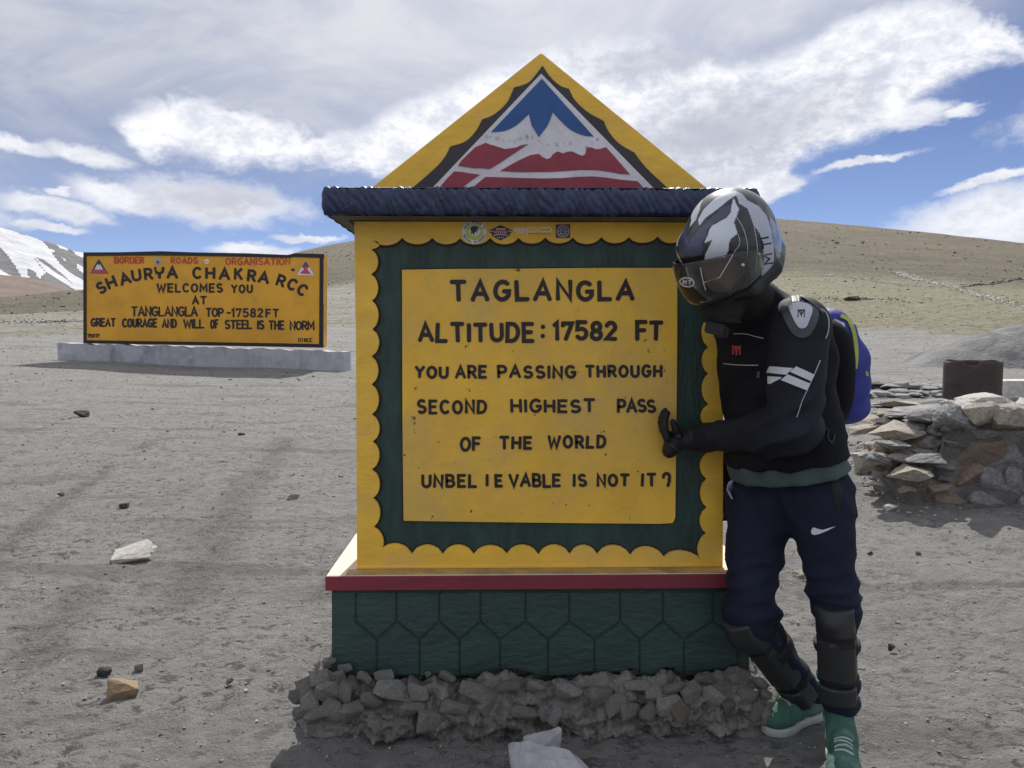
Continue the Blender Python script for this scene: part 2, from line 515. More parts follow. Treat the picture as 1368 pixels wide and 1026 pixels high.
def ground_material():
    m = bpy.data.materials.new('gravel_ground')
    m.use_nodes = True
    g = NT(m.node_tree)
    p = g.n['Principled BSDF']
    tc = g.new('ShaderNodeTexCoord')
    co = tc.outputs['Object']
    za = g.new('ShaderNodeAttribute', attribute_name='hill').outputs['Fac']
    ma = g.new('ShaderNodeAttribute', attribute_name='moss').outputs['Fac']
    big = g.noise(co, 0.9, 5, 0.6)
    mid = g.noise(g.scale_vec(co, (1, 0.8, 1)), 7, 6, 0.7, 0.5)
    fin = g.noise(g.scale_vec(co, (1.0, 0.7, 1)), 70, 5, 0.75)
    c = g.mix(g.ramp(mid.outputs[0], 0.3, 0.7), (0.262, 0.256, 0.245), (0.362, 0.354, 0.338))
    c = g.mix(g.math('MULTIPLY', g.ramp(big.outputs[0], 0.35, 0.65), 0.5), c, (0.385, 0.376, 0.356))
    rot = g.new('ShaderNodeMapping')
    g.put(rot.inputs[0], co)
    rot.inputs['Rotation'].default_value = (0, 0, R(-38))
    rot.inputs['Scale'].default_value = (0.5, 2.6, 1)
    tr = g.noise(rot.outputs[0], 0.8, 5, 0.6, 0.3)
    c = g.mix(g.math('MULTIPLY', g.ramp(tr.outputs[0], 0.54, 0.64), 0.55), c, (0.165, 0.158, 0.150))
    c = g.mix(g.math('MULTIPLY', g.ramp(fin.outputs[0], 0.56, 0.68), 0.65), c, (0.14, 0.135, 0.13))
    c = g.mix(g.math('MULTIPLY', g.ramp(fin.outputs[0], 0.40, 0.30), 0.5), c, (0.42, 0.41, 0.39))
    sc_ = g.noise(g.scale_vec(co, (0.85, 1.15, 1)), 15, 9, 0.80, 0.5)
    clu = g.ramp(g.noise(co, 1.7, 5, 0.65, 0.4).outputs[0], 0.36, 0.62, 0.25, 1.0)
    c = g.mix(g.math('MULTIPLY', g.math('MULTIPLY', g.ramp(sc_.outputs[0], 0.525, 0.575), 0.95), clu), c, (0.125, 0.12, 0.115))
    c = g.mix(g.math('MULTIPLY', g.ramp(sc_.outputs[0], 0.44, 0.36), 0.35), c, (0.40, 0.39, 0.37))
    scf = g.new('ShaderNodeAttribute', attribute_name='scuff').outputs['Fac']
    sm = g.ramp(g.math('ADD', scf, g.math('MULTIPLY', g.math('SUBTRACT', mid.outputs[0], 0.5), 1.5)), 0.40, 0.75)
    sm2 = g.math('MULTIPLY', sm, g.ramp(fin.outputs[0], 0.40, 0.60, 0.25, 0.85))
    c = g.mix(sm2, c, (0.14, 0.135, 0.128))
    # far ground: thin straw grass, then bare brown-olive hillside
    hn = g.noise(g.scale_vec(co, (0.5, 1.0, 1)), 0.35, 9, 0.72)
    hf = g.noise(co, 2.6, 7, 0.8)
    hbig = g.noise(g.scale_vec(co, (0.6, 1.4, 1)), 0.03, 5, 0.6, 0.5)
    hc = g.mix(g.ramp(hn.outputs[0], 0.32, 0.68), (0.110, 0.092, 0.060), (0.205, 0.176, 0.122))
    hc = g.mix(g.math('MULTIPLY', g.ramp(hbig.outputs[0], 0.42, 0.58), 0.6), hc, (0.115, 0.103, 0.080))
    hc = g.mix(g.math('MULTIPLY', g.ramp(hf.outputs[0], 0.54, 0.60), 0.8), hc, (0.36, 0.335, 0.27))
    hc = g.mix(g.math('MULTIPLY', g.ramp(hf.outputs[0], 0.46, 0.40), 0.75), hc, (0.065, 0.058, 0.042))
    jn = g.noise(g.scale_vec(co, (0.25, 1.0, 1)), 0.25, 7, 0.7, 0.4)
    zz = g.ramp(g.math('ADD', za, g.math('MULTIPLY', g.math('SUBTRACT', jn.outputs[0], 0.5), 1.6)), 0.35, 0.65)
    c = g.mix(zz, c, hc)
    mn = g.noise(g.scale_vec(co, (0.5, 1.2, 1)), 0.5, 8, 0.75, 0.3)
    mm = g.ramp(g.math('ADD', ma, g.math('MULTIPLY', g.math('SUBTRACT', mn.outputs[0], 0.5), 2.2)), 0.55, 0.95)
    mc = g.mix(g.ramp(hf.outputs[0], 0.42, 0.58), (0.125, 0.118, 0.065), (0.30, 0.27, 0.165))
    c = g.mix(g.math('MULTIPLY', mm, 0.85), c, mc)
    g.put(p.inputs['Base Color'], c)
    p.inputs['Roughness'].default_value = 0.95
    p.inputs['Specular IOR Level'].default_value = 0.2
    h = g.math('ADD', g.math('MULTIPLY', fin.outputs[0], 0.35), mid.outputs[0])
    v = g.new('ShaderNodeTexVoronoi')
    g.put(v.inputs['Vector'], co)
    v.inputs['Scale'].default_value = 90
    h = g.math('MULTIPLY_ADD', v.outputs[0], -0.25, h)
    h = g.math('MULTIPLY_ADD', sc_.outputs[0], -1.9, h)
    b = g.new('ShaderNodeBump')
    b.inputs['Strength'].default_value = 0.9
    b.inputs['Distance'].default_value = 0.045
    g.put(b.inputs['Height'], h)
    b2 = g.new('ShaderNodeBump')
    b2.inputs['Strength'].default_value = 0.8
    b2.inputs['Distance'].default_value = 0.5
    g.put(b2.inputs['Height'], g.math('MULTIPLY', hf.outputs[0], za))
    g.l.new(b.outputs[0], b2.inputs['Normal'])
    g.l.new(b2.outputs[0], p.inputs['Normal'])
    return m


def build_ground():
    az = np.r_[np.arange(-180, -46, 2.0), np.arange(-46, 48, 0.14), np.arange(48, 180, 2.0)]
    rr = np.r_[0.0, np.geomspace(0.5, 1.6, 12)[:-1], np.geomspace(1.6, 12, 330)[:-1], np.geomspace(12, 60, 110)[:-1], np.geomspace(60, 640, 130)]
    A, RR = np.meshgrid(np.radians(az), rr, indexing='ij')
    X = CAM.x + RR * np.sin(A)
    Y = CAM.y + RR * np.cos(A)
    Z = ground_z(X, Y)
    na, nr = A.shape
    idx = np.arange(na * nr).reshape(na, nr)
    ia = np.arange(na)
    ib = (ia + 1) % na
    a = idx[ia][:, :-1].ravel()
    b = idx[ia][:, 1:].ravel()
    c = idx[ib][:, 1:].ravel()
    d = idx[ib][:, :-1].ravel()
    hill = sstep((RR - 55) / 90)
    moss = sstep((RR - 24) / 18) * sstep((170 - RR) / 90) * (0.75 + 0.25 * sstep((A + 0.1) / 0.4))
    scuff = np.zeros_like(X)
    for (q0, q1, wd) in (((-40, 770), (150, 622), 0.16), ((285, 715), (385, 585), 0.30), ((185, 598), (225, 585), 0.22), ((330, 640), (250, 800), 0.3), ((40, 880), (110, 790), 0.25), ((430, 800), (470, 740), 0.15)):
        a_, b_ = ground_hit(*q0), ground_hit(*q1)
        ux, uy = b_.x - a_.x, b_.y - a_.y
        t_ = np.clip(((X - a_.x) * ux + (Y - a_.y) * uy) / (ux * ux + uy * uy), 0, 1)
        dd = np.hypot(X - a_.x - ux * t_, Y - a_.y - uy * t_)
        scuff = np.maximum(scuff, sstep(1 - dd / (wd * 1.6)) * 0.68)
    o = npmesh('ground', np.c_[X.ravel(), Y.ravel(), Z.ravel()], np.c_[a, d, c, b], ground_material(), None, True, {'hill': hill.ravel(), 'moss': moss.ravel(), 'scuff': scuff.ravel()})
    tag(o, kind='structure')
    return o


build_ground()


def far_ridge(name, pts, base_py, dist, depth, nz, mat, snow=None, seed=1, amp=1.0):
    """a mountain side as a real sloping sheet: crest at `dist`, foot nearer the camera by `depth`"""
    xs = np.linspace(pts[0][0], pts[-1][0], 260)
    ys = np.interp(xs, [p[0] for p in pts], [p[1] for p in pts])
    V, S = [], []
    TT = np.arange(nz + 1) / nz
    NN = fbm(xs[:, None] * 0.02 + TT[None, :] * 2, TT[None, :] * 5 + seed + 0 * xs[:, None], 4, seed)
    for i, (x, y) in enumerate(zip(xs, ys)):
        for j in range(nz + 1):
            t = TT[j]
            d = ray(x, y + (base_py - y) * t)
            h = math.hypot(d.x, d.y)
            rr = dist - depth * t + NN[i, j] * depth * 0.045 * amp
            V.append(CAM + d * (rr / h))
            S.append((x, y + (base_py - y) * t))
    n0 = len(V)
    V = np.array([tuple(v) for v in V])
    # back side falling away
    nx = len(xs)
    crest = V.reshape(nx, nz + 1, 3)[:, 0]
    back = crest.copy()
    dirs = (crest - np.array(CAM)) / np.linalg.norm(crest - np.array(CAM), axis=1)[:, None]
    back = crest + dirs * depth * 0.7
    back[:, 2] = -20
    V = np.r_[V, back]
    F = []
    for i in range(nx - 1):
        for j in range(nz):
            a = i * (nz + 1) + j
            F.append((a, a + 1, a + nz + 2, a + nz + 1))
        F.append((i * (nz + 1), (i + 1) * (nz + 1), n0 + i + 1, n0 + i))
    at_ = None
    if snow is not None:
        s = np.r_[snow(np.array(S)), np.zeros(nx)]
        at_ = {'snow': s}
    o = npmesh(name, V, F, mat, None, True, at_)
    return tag(o, kind='structure')


def inside(x, y, poly):
    c = False
    n = len(poly)
    for i in range(n):
        x1, y1 = poly[i]
        x2, y2 = poly[(i + 1) % n]
        if (y1 > y) != (y2 > y) and x < (x2 - x1) * (y - y1) / (y2 - y1) + x1:
            c = not c
    return c


snow_on = [[(-200, 220), (0, 303), (55, 321), (66, 333), (80, 352), (96, 366), (112, 375), (112, 392), (104, 390), (86, 378), (60, 362), (44, 342), (46, 346), (60, 364), (52, 374), (46, 362), (36, 358), (38, 372), (28, 370), (20, 354), (8, 338), (0, 330), (-60, 300), (-200, 260)],
           [(-10, 358), (0, 360), (10, 366), (18, 369), (-10, 369)], [(76, 326), (88, 329), (92, 335), (80, 332)], [(98, 335), (112, 338), (112, 345), (101, 340)],
           [(66, 332), (72, 334), (74, 337), (68, 336)], [(104, 352), (112, 358), (112, 366), (105, 360)], [(82, 343), (90, 348), (88, 350)], [(-200, 330), (-60, 352), (-30, 362), (-120, 372), (-200, 370)],
           [(112, 338), (400, 352), (400, 358), (112, 350)]]
snow_off = [[(45, 342), (60, 348), (84, 366), (100, 382), (90, 374), (66, 358)]]


def inside_np(x, y, poly):
    c = np.zeros(x.shape, dtype=bool)
    for (x1, y1), (x2, y2) in zip(poly, poly[1:] + poly[:1]):
        if y1 == y2:
            continue
        c ^= ((y1 > y) != (y2 > y)) & (x < (x2 - x1) * (y - y1) / (y2 - y1) + x1)
    return c


def snow_fn(S):
    x, y = S[:, 0], S[:, 1]
    n = fbm(x * 0.07, y * 0.10, 4, 4) * 3.0
    xx, yy = x + n, y + n * 0.5
    v = np.zeros(x.shape, dtype=bool)
    for p in snow_on:
        v |= inside_np(xx, yy, p)
    for p in snow_off:
        v &= ~inside_np(xx, yy, p)
    return v.astype(float)


def snow_material():
    m = bpy.data.materials.new('snowy_rock')
    m.use_nodes = True
    g = NT(m.node_tree)
    p = g.n['Principled BSDF']
    co = g.new('ShaderNodeTexCoord').outputs['Object']
    s = g.new('ShaderNodeAttribute', attribute_name='snow').outputs['Fac']
    n = g.noise(co, 0.02, 8, 0.7)
    s2 = g.ramp(g.math('ADD', s, g.math('MULTIPLY', g.math('SUBTRACT', n.outputs[0], 0.5), 0.25)), 0.42, 0.58)
    rock = g.mix(g.ramp(n.outputs[0], 0.35, 0.65), (0.085, 0.086, 0.092), (0.15, 0.148, 0.148))
    sn = g.mix(g.ramp(n.outputs[0], 0.35, 0.65), (0.47, 0.48, 0.51), (0.60, 0.61, 0.64))
    g.put(p.inputs['Base Color'], g.mix(s2, rock, sn))
    p.inputs['Roughness'].default_value = 0.9
    b = g.new('ShaderNodeBump')
    b.inputs['Distance'].default_value = 12
    b.inputs['Strength'].default_value = 0.8
    g.put(b.inputs['Height'], n.outputs[0])
    g.l.new(b.outputs[0], p.inputs['Normal'])
    return m


far_ridge('snowy_mountain', [(-260, 205), (-120, 262), (0, 303), (30, 312), (60, 322), (80, 328), (96, 334), (112, 338), (180, 341), (260, 350), (360, 352), (420, 372), (520, 400)], 412, 2600, 1200, 120, snow_material(), snow_fn, 3)
m_bhill = M('brown_hill', (0.17, 0.125, 0.10), 0.95, 0.25, 0.02, 0.6, 0.15, col2=(0.14, 0.115, 0.09), c2s=0.01, bd=4)
far_ridge('brown_hill', [(-400, 352), (-200, 360), (0, 367), (40, 371), (70, 378), (96, 387), (112, 392), (200, 402)], 416, 900, 300, 30, m_bhill, None, 5)

# ------------------------------------------------------------------ flat-relief helpers
class Face:
    """a vertical painted face: pixel outlines become solid relief of a given thickness on it"""
    def __init__(s, p0, n):
        s.p0 = Vector(p0)
        s.n = Vector(n).normalized()

    def pt(s, px, py, off=0.0):
        q = onplane(px, py, s.p0, s.n)
        return q + s.n * off

    def solid(s, polys, back, front, bm=None):
        bm = bm or bmesh.new()
        for poly in polys:
            f = [bm.verts.new(s.pt(x, y, front)) for x, y in poly]
            b = [bm.verts.new(s.pt(x, y, back)) for x, y in poly]
            try:
                bm.faces.new(f)
            except ValueError:
                continue
            n = len(poly)
            for i in range(n):
                j = (i + 1) % n
                bm.faces.new((f[i], b[i], b[j], f[j]))
        return bm

    def strip(s, top, bot, back, front, bm=None):
        """solid between two edge lines of the same number of points"""
        bm = bm or bmesh.new()
        n = len(top)
        T = [bm.verts.new(s.pt(x, y, front)) for x, y in top]
        B = [bm.verts.new(s.pt(x, y, front)) for x, y in bot]
        T2 = [bm.verts.new(s.pt(x, y, back)) for x, y in top]
        B2 = [bm.verts.new(s.pt(x, y, back)) for x, y in bot]
        for i in range(n - 1):
            bm.faces.new((T[i], T[i + 1], B[i + 1], B[i]))
            bm.faces.new((T[i], T2[i], T2[i + 1], T[i + 1]))
            bm.faces.new((B[i], B[i + 1], B2[i + 1], B2[i]))
        bm.faces.new((T[0], B[0], B2[0], T2[0]))
        bm.faces.new((T[-1], T2[-1], B2[-1], B[-1]))
        return bm


def arc(cx, cy, rx, ry, a0, a1, n=8):
    return [(cx + rx * math.cos(R(a0 + (a1 - a0) * i / n)), cy + ry * math.sin(R(a0 + (a1 - a0) * i / n))) for i in range(n + 1)]


GL = {
    'A': (.74, [[(0, 0), (.37, 1), (.74, 0)], [(.14, .34), (.60, .34)]]),
    'B': (.60, [[(0, 0), (0, 1), (.3, 1)] + arc(.32, .76, .22, .24, 90, -90, 6) + [(.02, .52)], [(.3, .52)] + arc(.34, .26, .26, .26, 90, -90, 6) + [(0, 0)]]),
    'C': (.66, [arc(.36, .5, .36, .5, 48, 312, 14)]),
    'D': (.64, [[(0, 0), (0, 1), (.26, 1)] + arc(.26, .5, .38, .5, 90, -90, 10)[1:] + [(0, 0)]]),
    'E': (.54, [[(.54, 1), (0, 1), (0, 0), (.54, 0)], [(.02, .52), (.46, .52)]]),
    'F': (.52, [[(.52, 1), (0, 1), (0, 0)], [(.02, .52), (.44, .52)]]),
    'G': (.68, [arc(.36, .5, .36, .5, 48, 350, 14)[:-1] + [(.68, .30), (.68, .46), (.42, .46)]]),
    'H': (.62, [[(0, 0), (0, 1)], [(.62, 0), (.62, 1)], [(.02, .5), (.60, .5)]]),
    'I': (.04, [[(.02, 0), (.02, 1)]]),
    'K': (.60, [[(0, 0), (0, 1)], [(.56, 1), (.04, .45)], [(.2, .6), (.6, 0)]]),
    'L': (.54, [[(0, 1), (0, 0), (.54, 0)]]),
    'M': (.78, [[(0, 0), (0, 1), (.39, .3), (.78, 1), (.78, 0)]]),
    'N': (.62, [[(0, 0), (0, 1), (.62, 0), (.62, 1)]]),
    'O': (.70, [arc(.35, .5, .35, .5, 90, 450, 18)]),
    'P': (.58, [[(0, 0), (0, 1), (.3, 1)] + arc(.32, .72, .26, .28, 90, -90, 6) + [(.02, .44)]]),
    'R': (.60, [[(0, 0), (0, 1), (.3, 1)] + arc(.32, .74, .25, .26, 90, -90, 6) + [(.02, .48)], [(.28, .48), (.60, 0)]]),
    'S': (.60, [arc(.30, .745, .27, .255, 40, 270, 9) + arc(.30, .25, .30, .25, 90, -140, 9)[1:]]),
    'T': (.66, [[(0, 1), (.66, 1)], [(.33, .98), (.33, 0)]]),
    'U': (.62, [[(0, 1), (0, .32)] + arc(.31, .32, .31, .32, 180, 360, 9)[1:] + [(.62, 1)]]),
    'V': (.70, [[(0, 1), (.35, 0), (.70, 1)]]),
    'W': (.98, [[(0, 1), (.24, 0), (.49, .8), (.74, 0), (.98, 1)]]),
    'Y': (.66, [[(0, 1), (.33, .5), (.66, 1)], [(.33, .5), (.33, 0)]]),
    'Z': (.60, [[(0, 1), (.6, 1), (0, 0), (.6, 0)]]),
    'Q': (.66, [[(0, 1), (.05, .6)] + arc(.33, .66, .28, .2, 190, 350, 6) + [(.66, 1)], [(.33, .46), (.33, 0)]]),
    '1': (.20, [[(0, .84), (.18, 1), (.18, 0)]]),
    '7': (.56, [[(0, .84), (.02, 1), (.56, 1), (.2, 0)]]),
    '5': (.58, [[(.54, 1), (.04, 1), (.02, .56), (.3, .6)] + arc(.28, .30, .30, .30, 80, -150, 9)]),
    '8': (.58, [arc(.29, .75, .24, .25, -90, 270, 12), arc(.29, .25, .29, .25, 90, 450, 12)]),
    '2': (.58, [arc(.28, .72, .27, .28, 165, -20, 8) + [(.02, .02), (.58, 0)]]),
    '9': (.55, [arc(.27, .70, .26, .30, 0, 360, 12), [(.53, .7), (.46, .3), (.3, 0)]]),
    ':': (.10, [[(.05, .78), (.05, .86)], [(.05, .14), (.05, .22)]]),
    '-': (.40, [[(0, .5), (.4, .5)]]),
    '?': (.50, [arc(.24, .72, .24, .26, 190, -40, 9) + [(.46, .42), (.34, .05)]]),
    "'": (.08, [[(.04, 1), (.02, .8)]]),
    '.': (.08, [[(.04, .02), (.04, .06)]]),
}


def ribbon(pts, w):
    """outline quads of a brush stroke along pts (2-D), rounded ends; returns list of left/right pairs"""
    closed = (abs(pts[0][0] - pts[-1][0]) + abs(pts[0][1] - pts[-1][1])) < 1e-6
    P = [Vector(p) for p in pts]
    if closed:
        P = P[:-1]
    n = len(P)
    L, Rr = [], []
    for i in range(n):
        a = P[i] - P[i - 1] if (i > 0 or closed) else P[1] - P[0]
        b = P[(i + 1) % n] - P[i] if (i < n - 1 or closed) else P[-1] - P[-2]
        if a.length < 1e-9:
            a = b
        if b.length < 1e-9:
            b = a
        a, b = a.normalized(), b.normalized()
        t = a + b
        t = t.normalized() if t.length > 0.3 else a
        nrm = Vector((-t.y, t.x))
        na = Vector((-a.y, a.x))
        c = max(0.5, nrm.dot(na))
        k = w / 2 / c
        L.append(P[i] + nrm * k)
        Rr.append(P[i] - nrm * k)
    if closed:
        L.append(L[0])
        Rr.append(Rr[0])
        return [(tuple(l), tuple(r)) for l, r in zip(L, Rr)]
    # rounded ends
    t0 = (P[0] - P[1]).normalized()
    t1 = (P[-1] - P[-2]).normalized()
    n0 = Vector((-t0.y, t0.x))
    n1 = Vector((-t1.y, t1.x))
    out = []
    for ang in (12, 50):
        out.append((tuple(P[0] + t0 * w / 2 * math.cos(R(ang)) * 0.75 - n0 * w / 2 * math.sin(R(ang))), tuple(P[0] + t0 * w / 2 * math.cos(R(ang)) * 0.75 + n0 * w / 2 * math.sin(R(ang)))))
    out += [(tuple(l), tuple(r)) for l, r in zip(L, Rr)]
    for ang in (50, 12):
        out.append((tuple(P[-1] + t1 * w / 2 * math.cos(R(ang)) * 0.75 + n1 * w / 2 * math.sin(R(ang))), tuple(P[-1] + t1 * w / 2 * math.cos(R(ang)) * 0.75 - n1 * w / 2 * math.sin(R(ang)))))
    return out


_lvl = [0]


def stroke(face, bm, pts, w, back, front, step=0.00016):
    _lvl[0] = (_lvl[0] + 1) % 7
    fr = front + step * _lvl[0]
    rb = ribbon(pts, w)
    face.strip([a for a, b in rb], [b for a, b in rb], back, fr, bm)


def word_strokes(text, x0, x1, yt, yb, w, jit=0.02, yt2=None, yb2=None, seed=0):
    """strokes (pixel polylines) of a word painted by hand between x0..x1; yt2/yb2 = heights at the far end"""
    rr = random.Random(hash(text) % 1000 + seed if False else len(text) * 31 + seed + int(x0))
    yt2 = yt if yt2 is None else yt2
    yb2 = yb if yb2 is None else yb2
    H = yb - yt - w
    ws = [GL[c][0] if c != ' ' else 0.5 for c in text]
    tot = x1 - x0 - w
    kx = H
    gap = (tot - sum(ws) * kx) / max(1, len(text) - 1)
    if gap < 0.2 * H and len(text) > 1:
        kx = (tot - 0.2 * H * (len(text) - 1)) / sum(ws)
        kx = max(kx, 0.3 * H)
        gap = (tot - sum(ws) * kx) / (len(text) - 1)
    if gap > 0.42 * H and len(text) > 1:
        kx = min(1.25 * H, (tot - 0.42 * H * (len(text) - 1)) / sum(ws))
        gap = (tot - sum(ws) * kx) / (len(text) - 1)
    out = []
    x = x0 + w / 2
    for c, cw in zip(text, ws):
        if c != ' ':
            dy = rr.uniform(-jit, jit) * H
            sh = rr.uniform(-jit, jit) * 1.4
            sc = 1 + rr.uniform(-jit, jit) * 1.2
            for st in GL[c][1]:
                pl = []
                for (gx, gy) in st:
                    X = x + gx * kx + (gy - .5) * sh * H
                    t = min(1, max(0, (X - x0) / max(1, x1 - x0)))
                    tt = yt + (yt2 - yt) * t + w / 2
                    bb = yb + (yb2 - yb) * t - w / 2
                    pl.append((X, bb - gy * (bb - tt) * sc - dy))
                out.append(pl)
        x += cw * kx + gap
    return out


def glyph_at(c, cx, cy, h, rot, w, wx=1.0):
    cw = GL[c][0] * wx
    ca, sa = math.cos(R(rot)), math.sin(R(rot))
    out = []
    for st in GL[c][1]:
        pl = []
        for gx, gy in st:
            x, y = (gx * wx - cw / 2) * h, (gy - .5) * h
            pl.append((cx + x * ca - y * sa, cy - (x * sa + y * ca)))
        out.append(pl)
    return out


def lettering(face, words, w, back, front, mat, parent, step=0.00016, **kw):
    """every painted letter is a part of its own"""
    for wd in words:
        text, x0, x1, yt, yb = wd[:5]
        ex = dict(yt2=wd[5], yb2=wd[6]) if len(wd) > 5 else {}
        sts = word_strokes(text, x0, x1, yt, yb, w, **ex, **kw)
        k = 0
        for ch in text:
            if ch == ' ':
                continue
            bm = bmesh.new()
            for pl in sts[k:k + len(GL[ch][1])]:
                stroke(face, bm, pl, w, back, front, step)
            k += len(GL[ch][1])
            bmo('letter', bm, mat, parent)


def box(bm, x0, x1, y0, y1, z0, z1):
    v = [bm.verts.new((x, y, z)) for x in (x0, x1) for y in (y0, y1) for z in (z0, z1)]
    for f in ((0, 1, 3, 2), (4, 6, 7, 5), (0, 4, 5, 1), (2, 3, 7, 6), (0, 2, 6, 4), (1, 5, 7, 3)):
        bm.faces.new([v[i] for i in f])
    return bm


def bevbox(x0, x1, y0, y1, z0, z1, b=0.006, seg=2):
    bm = box(bmesh.new(), x0, x1, y0, y1, z0, z1)
    bmesh.ops.recalc_face_normals(bm, faces=bm.faces)
    bmesh.ops.bevel(bm, geom=bm.edges[:], offset=b, segments=seg, affect='EDGES', profile=0.5)
    return bm


# ------------------------------------------------------------------ rocks
def rock_mesh(name, seed, n=16, flat=1.0, bev=0.0):
    rr = random.Random(seed)
    bm = bmesh.new()
    for i in range(n):
        v = Vector((rr.gauss(0, 1), rr.gauss(0, 1), rr.gauss(0, 1))).normalized()
        m = max(abs(v.x), abs(v.y), abs(v.z))
        v = v * (0.45 + 0.55 / m * 0.8) * rr.uniform(0.55, 0.68)
        bm.verts.new((v.x, v.y, v.z * flat))
    r = bmesh.ops.convex_hull(bm, input=bm.verts)
    bmesh.ops.delete(bm, geom=[g for g in r['geom_interior'] if isinstance(g, bmesh.types.BMVert)], context='VERTS')
    if bev:
        bmesh.ops.bevel(bm, geom=bm.edges[:], offset=bev, segments=1, affect='EDGES', clamp_overlap=True)
    # normalise to the unit box
    lo = [min(v.co[i] for v in bm.verts) for i in range(3)]
    hi = [max(v.co[i] for v in bm.verts) for i in range(3)]
    for v in bm.verts:
        for i in range(3):
            v.co[i] = (v.co[i] - lo[i]) / (hi[i] - lo[i]) - 0.5
    bmesh.ops.recalc_face_normals(bm, faces=bm.faces)
    me = bpy.data.meshes.new(name)
    bm.to_mesh(me)
    bm.free()
    return me


def fine_rock(name, seed, n=18, levels=3, rough=0.05, bev=0.03):
    me0 = rock_mesh('tmp', seed, n, 1.0, bev)
    bm = bmesh.new()
    bm.from_mesh(me0)
    bpy.data.meshes.remove(me0)
    bmesh.ops.triangulate(bm, faces=bm.faces)
    for _ in range(levels):
        long = [e for e in bm.edges if e.calc_length() > 0.09]
        if not long:
            break
        bmesh.ops.subdivide_edges(bm, edges=long, cuts=1)
        bmesh.ops.triangulate(bm, faces=bm.faces)
    from mathutils import noise as mn
    for v in bm.verts:
        d = v.co.normalized()
        q = mn.fractal(v.co * 3.2 + Vector((seed * 3.1, 0, 0)), 0.6, 2.1, 5)
        q2 = mn.ridged_multi_fractal(v.co * 2.0 + Vector((seed, 5, 1)), 0.9, 2.0, 4, 1.0, 2.0)
        v.co += d * (q * rough + (q2 - 1.2) * rough * 0.35)
    me = bpy.data.meshes.new(name)
    bmesh.ops.recalc_face_normals(bm, faces=bm.faces)
    bm.to_mesh(me)
    bm.free()
    return me


ROCKS = {}


def stone_lib(mat, key, fine=False):
    if (key, fine) not in ROCKS:
        L = []
        for i in range(7):
            me = fine_rock('stone_' + key, 40 + i * 7 + len(key), 13 + i, 3, 0.038, 0.012) if fine else rock_mesh('stone_' + key, 3 + i * 5 + len(key), 14 + i, 1.0, 0.04)
            me.materials.append(mat)
            L.append(me)
        ROCKS[(key, fine)] = L
    return ROCKS[(key, fine)]


def put_rock(name, me, loc, size, rot, parent=None):
    o = bpy.data.objects.new(name, me)
    COL.objects.link(o)
    if parent is not None:
        o.parent = parent
        o.matrix_parent_inverse = Matrix.Translation(-root_loc(parent)) if parent.type == 'EMPTY' else Matrix.Identity(4)
    o.location = loc
    o.scale = size
    o.rotation_euler = rot
    return o


# ------------------------------------------------------------------ the altitude monument
FY = Face((0, 0, 0), (0, -1, 0))
XL, XR = at(477, 600, 0).x, at(964, 600, 0).x
XC = (XL + XR) / 2
mon = thing('altitude_monument', (XC, 0.2, 0), 'tall yellow and green pass monument with gabled top and altitude lettering, hugged by the rider', 'monument')
Z_SLAB0 = at(700, 287, -0.16).z
Z_SLAB1 = at(700, 251, -0.16).z
Z_LEDGE1 = at(700, 768, -0.095).z
Z_LEDGE0 = at(700, 788, -0.095).z
Z_SOF = at(700, 297, 0).z
DEP = 0.30

# column
bmo('column', bevbox(XL, XR, 0.0, DEP, Z_LEDGE1 + 0.001, Z_SOF + 0.004, 0.004), m_yel, mon)
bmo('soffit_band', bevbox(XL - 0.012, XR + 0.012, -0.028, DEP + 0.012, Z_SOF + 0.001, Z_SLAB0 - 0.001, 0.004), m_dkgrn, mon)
# little skirting fillet where the column meets the ledge
bmo('skirting', bevbox(XL - 0.004, XR + 0.004, -0.026, -0.014, Z_LEDGE1 + 0.001, Z_LEDGE1 + 0.012, 0.003), m_yel, mon)

# green field
bmo('green_field', FY.solid([[(488, 312), (953, 312), (953, 750), (488, 750)]], 0.001, 0.0045), m_grn, mon)

rj = random.Random(3)


def scallops(cusps, bulge, n=7):
    """points along an edge: sharp cusps joined by arcs of height `bulge` (signed along v); cusps = [(u, v)]"""
    out = []
    for (a, b) in zip(cusps[:-1], cusps[1:]):
        bb = bulge * rj.uniform(0.92, 1.08)
        for i in range(n):
            t = i / n
            s = math.sin(math.pi * t) ** 0.62
            out.append((a[0] + (b[0] - a[0]) * t, a[1] + (b[1] - a[1]) * t + s * bb))
    out.append(cusps[-1])
    return out


T_B = 0.020   # border relief
top_c = [(500, 322), (538, 318.5), (578, 318.5), (615, 319), (655, 318.5), (692.6, 318.5), (728, 318), (764.6, 318), (802.6, 317.5), (839, 317.5), (877.4, 316.5), (912, 316.5), (944, 318)]
top_e = scallops(top_c, 8.5)
bot_c = [(507, 736), (551, 738), (592, 738.5), (633, 738.5), (677, 738), (719, 739), (760.6, 738.5), (797, 738.5), (841, 739.5), (885.6, 742), (937, 748)]
bot_e = scallops(bot_c, -12)
lef_c = [(322, 500), (334, 497), (367, 497), (402, 498), (440, 498.5), (476, 497.5), (513, 497.5), (553, 498), (589, 499), (626, 498), (664, 499.5), (702, 500.5), (736, 507)]
lef_e = [(v, u) for u, v in scallops(lef_c, 9)]
rig_c = [(318, 944), (352, 943.5), (388, 944), (426, 944), (463.7, 945), (499, 945), (540, 945), (571, 944), (604, 943), (638.7, 942.5), (677, 943), (711, 942), (748, 937)]
rig_e = [(v, u) for u, v in scallops(rig_c, -9)]


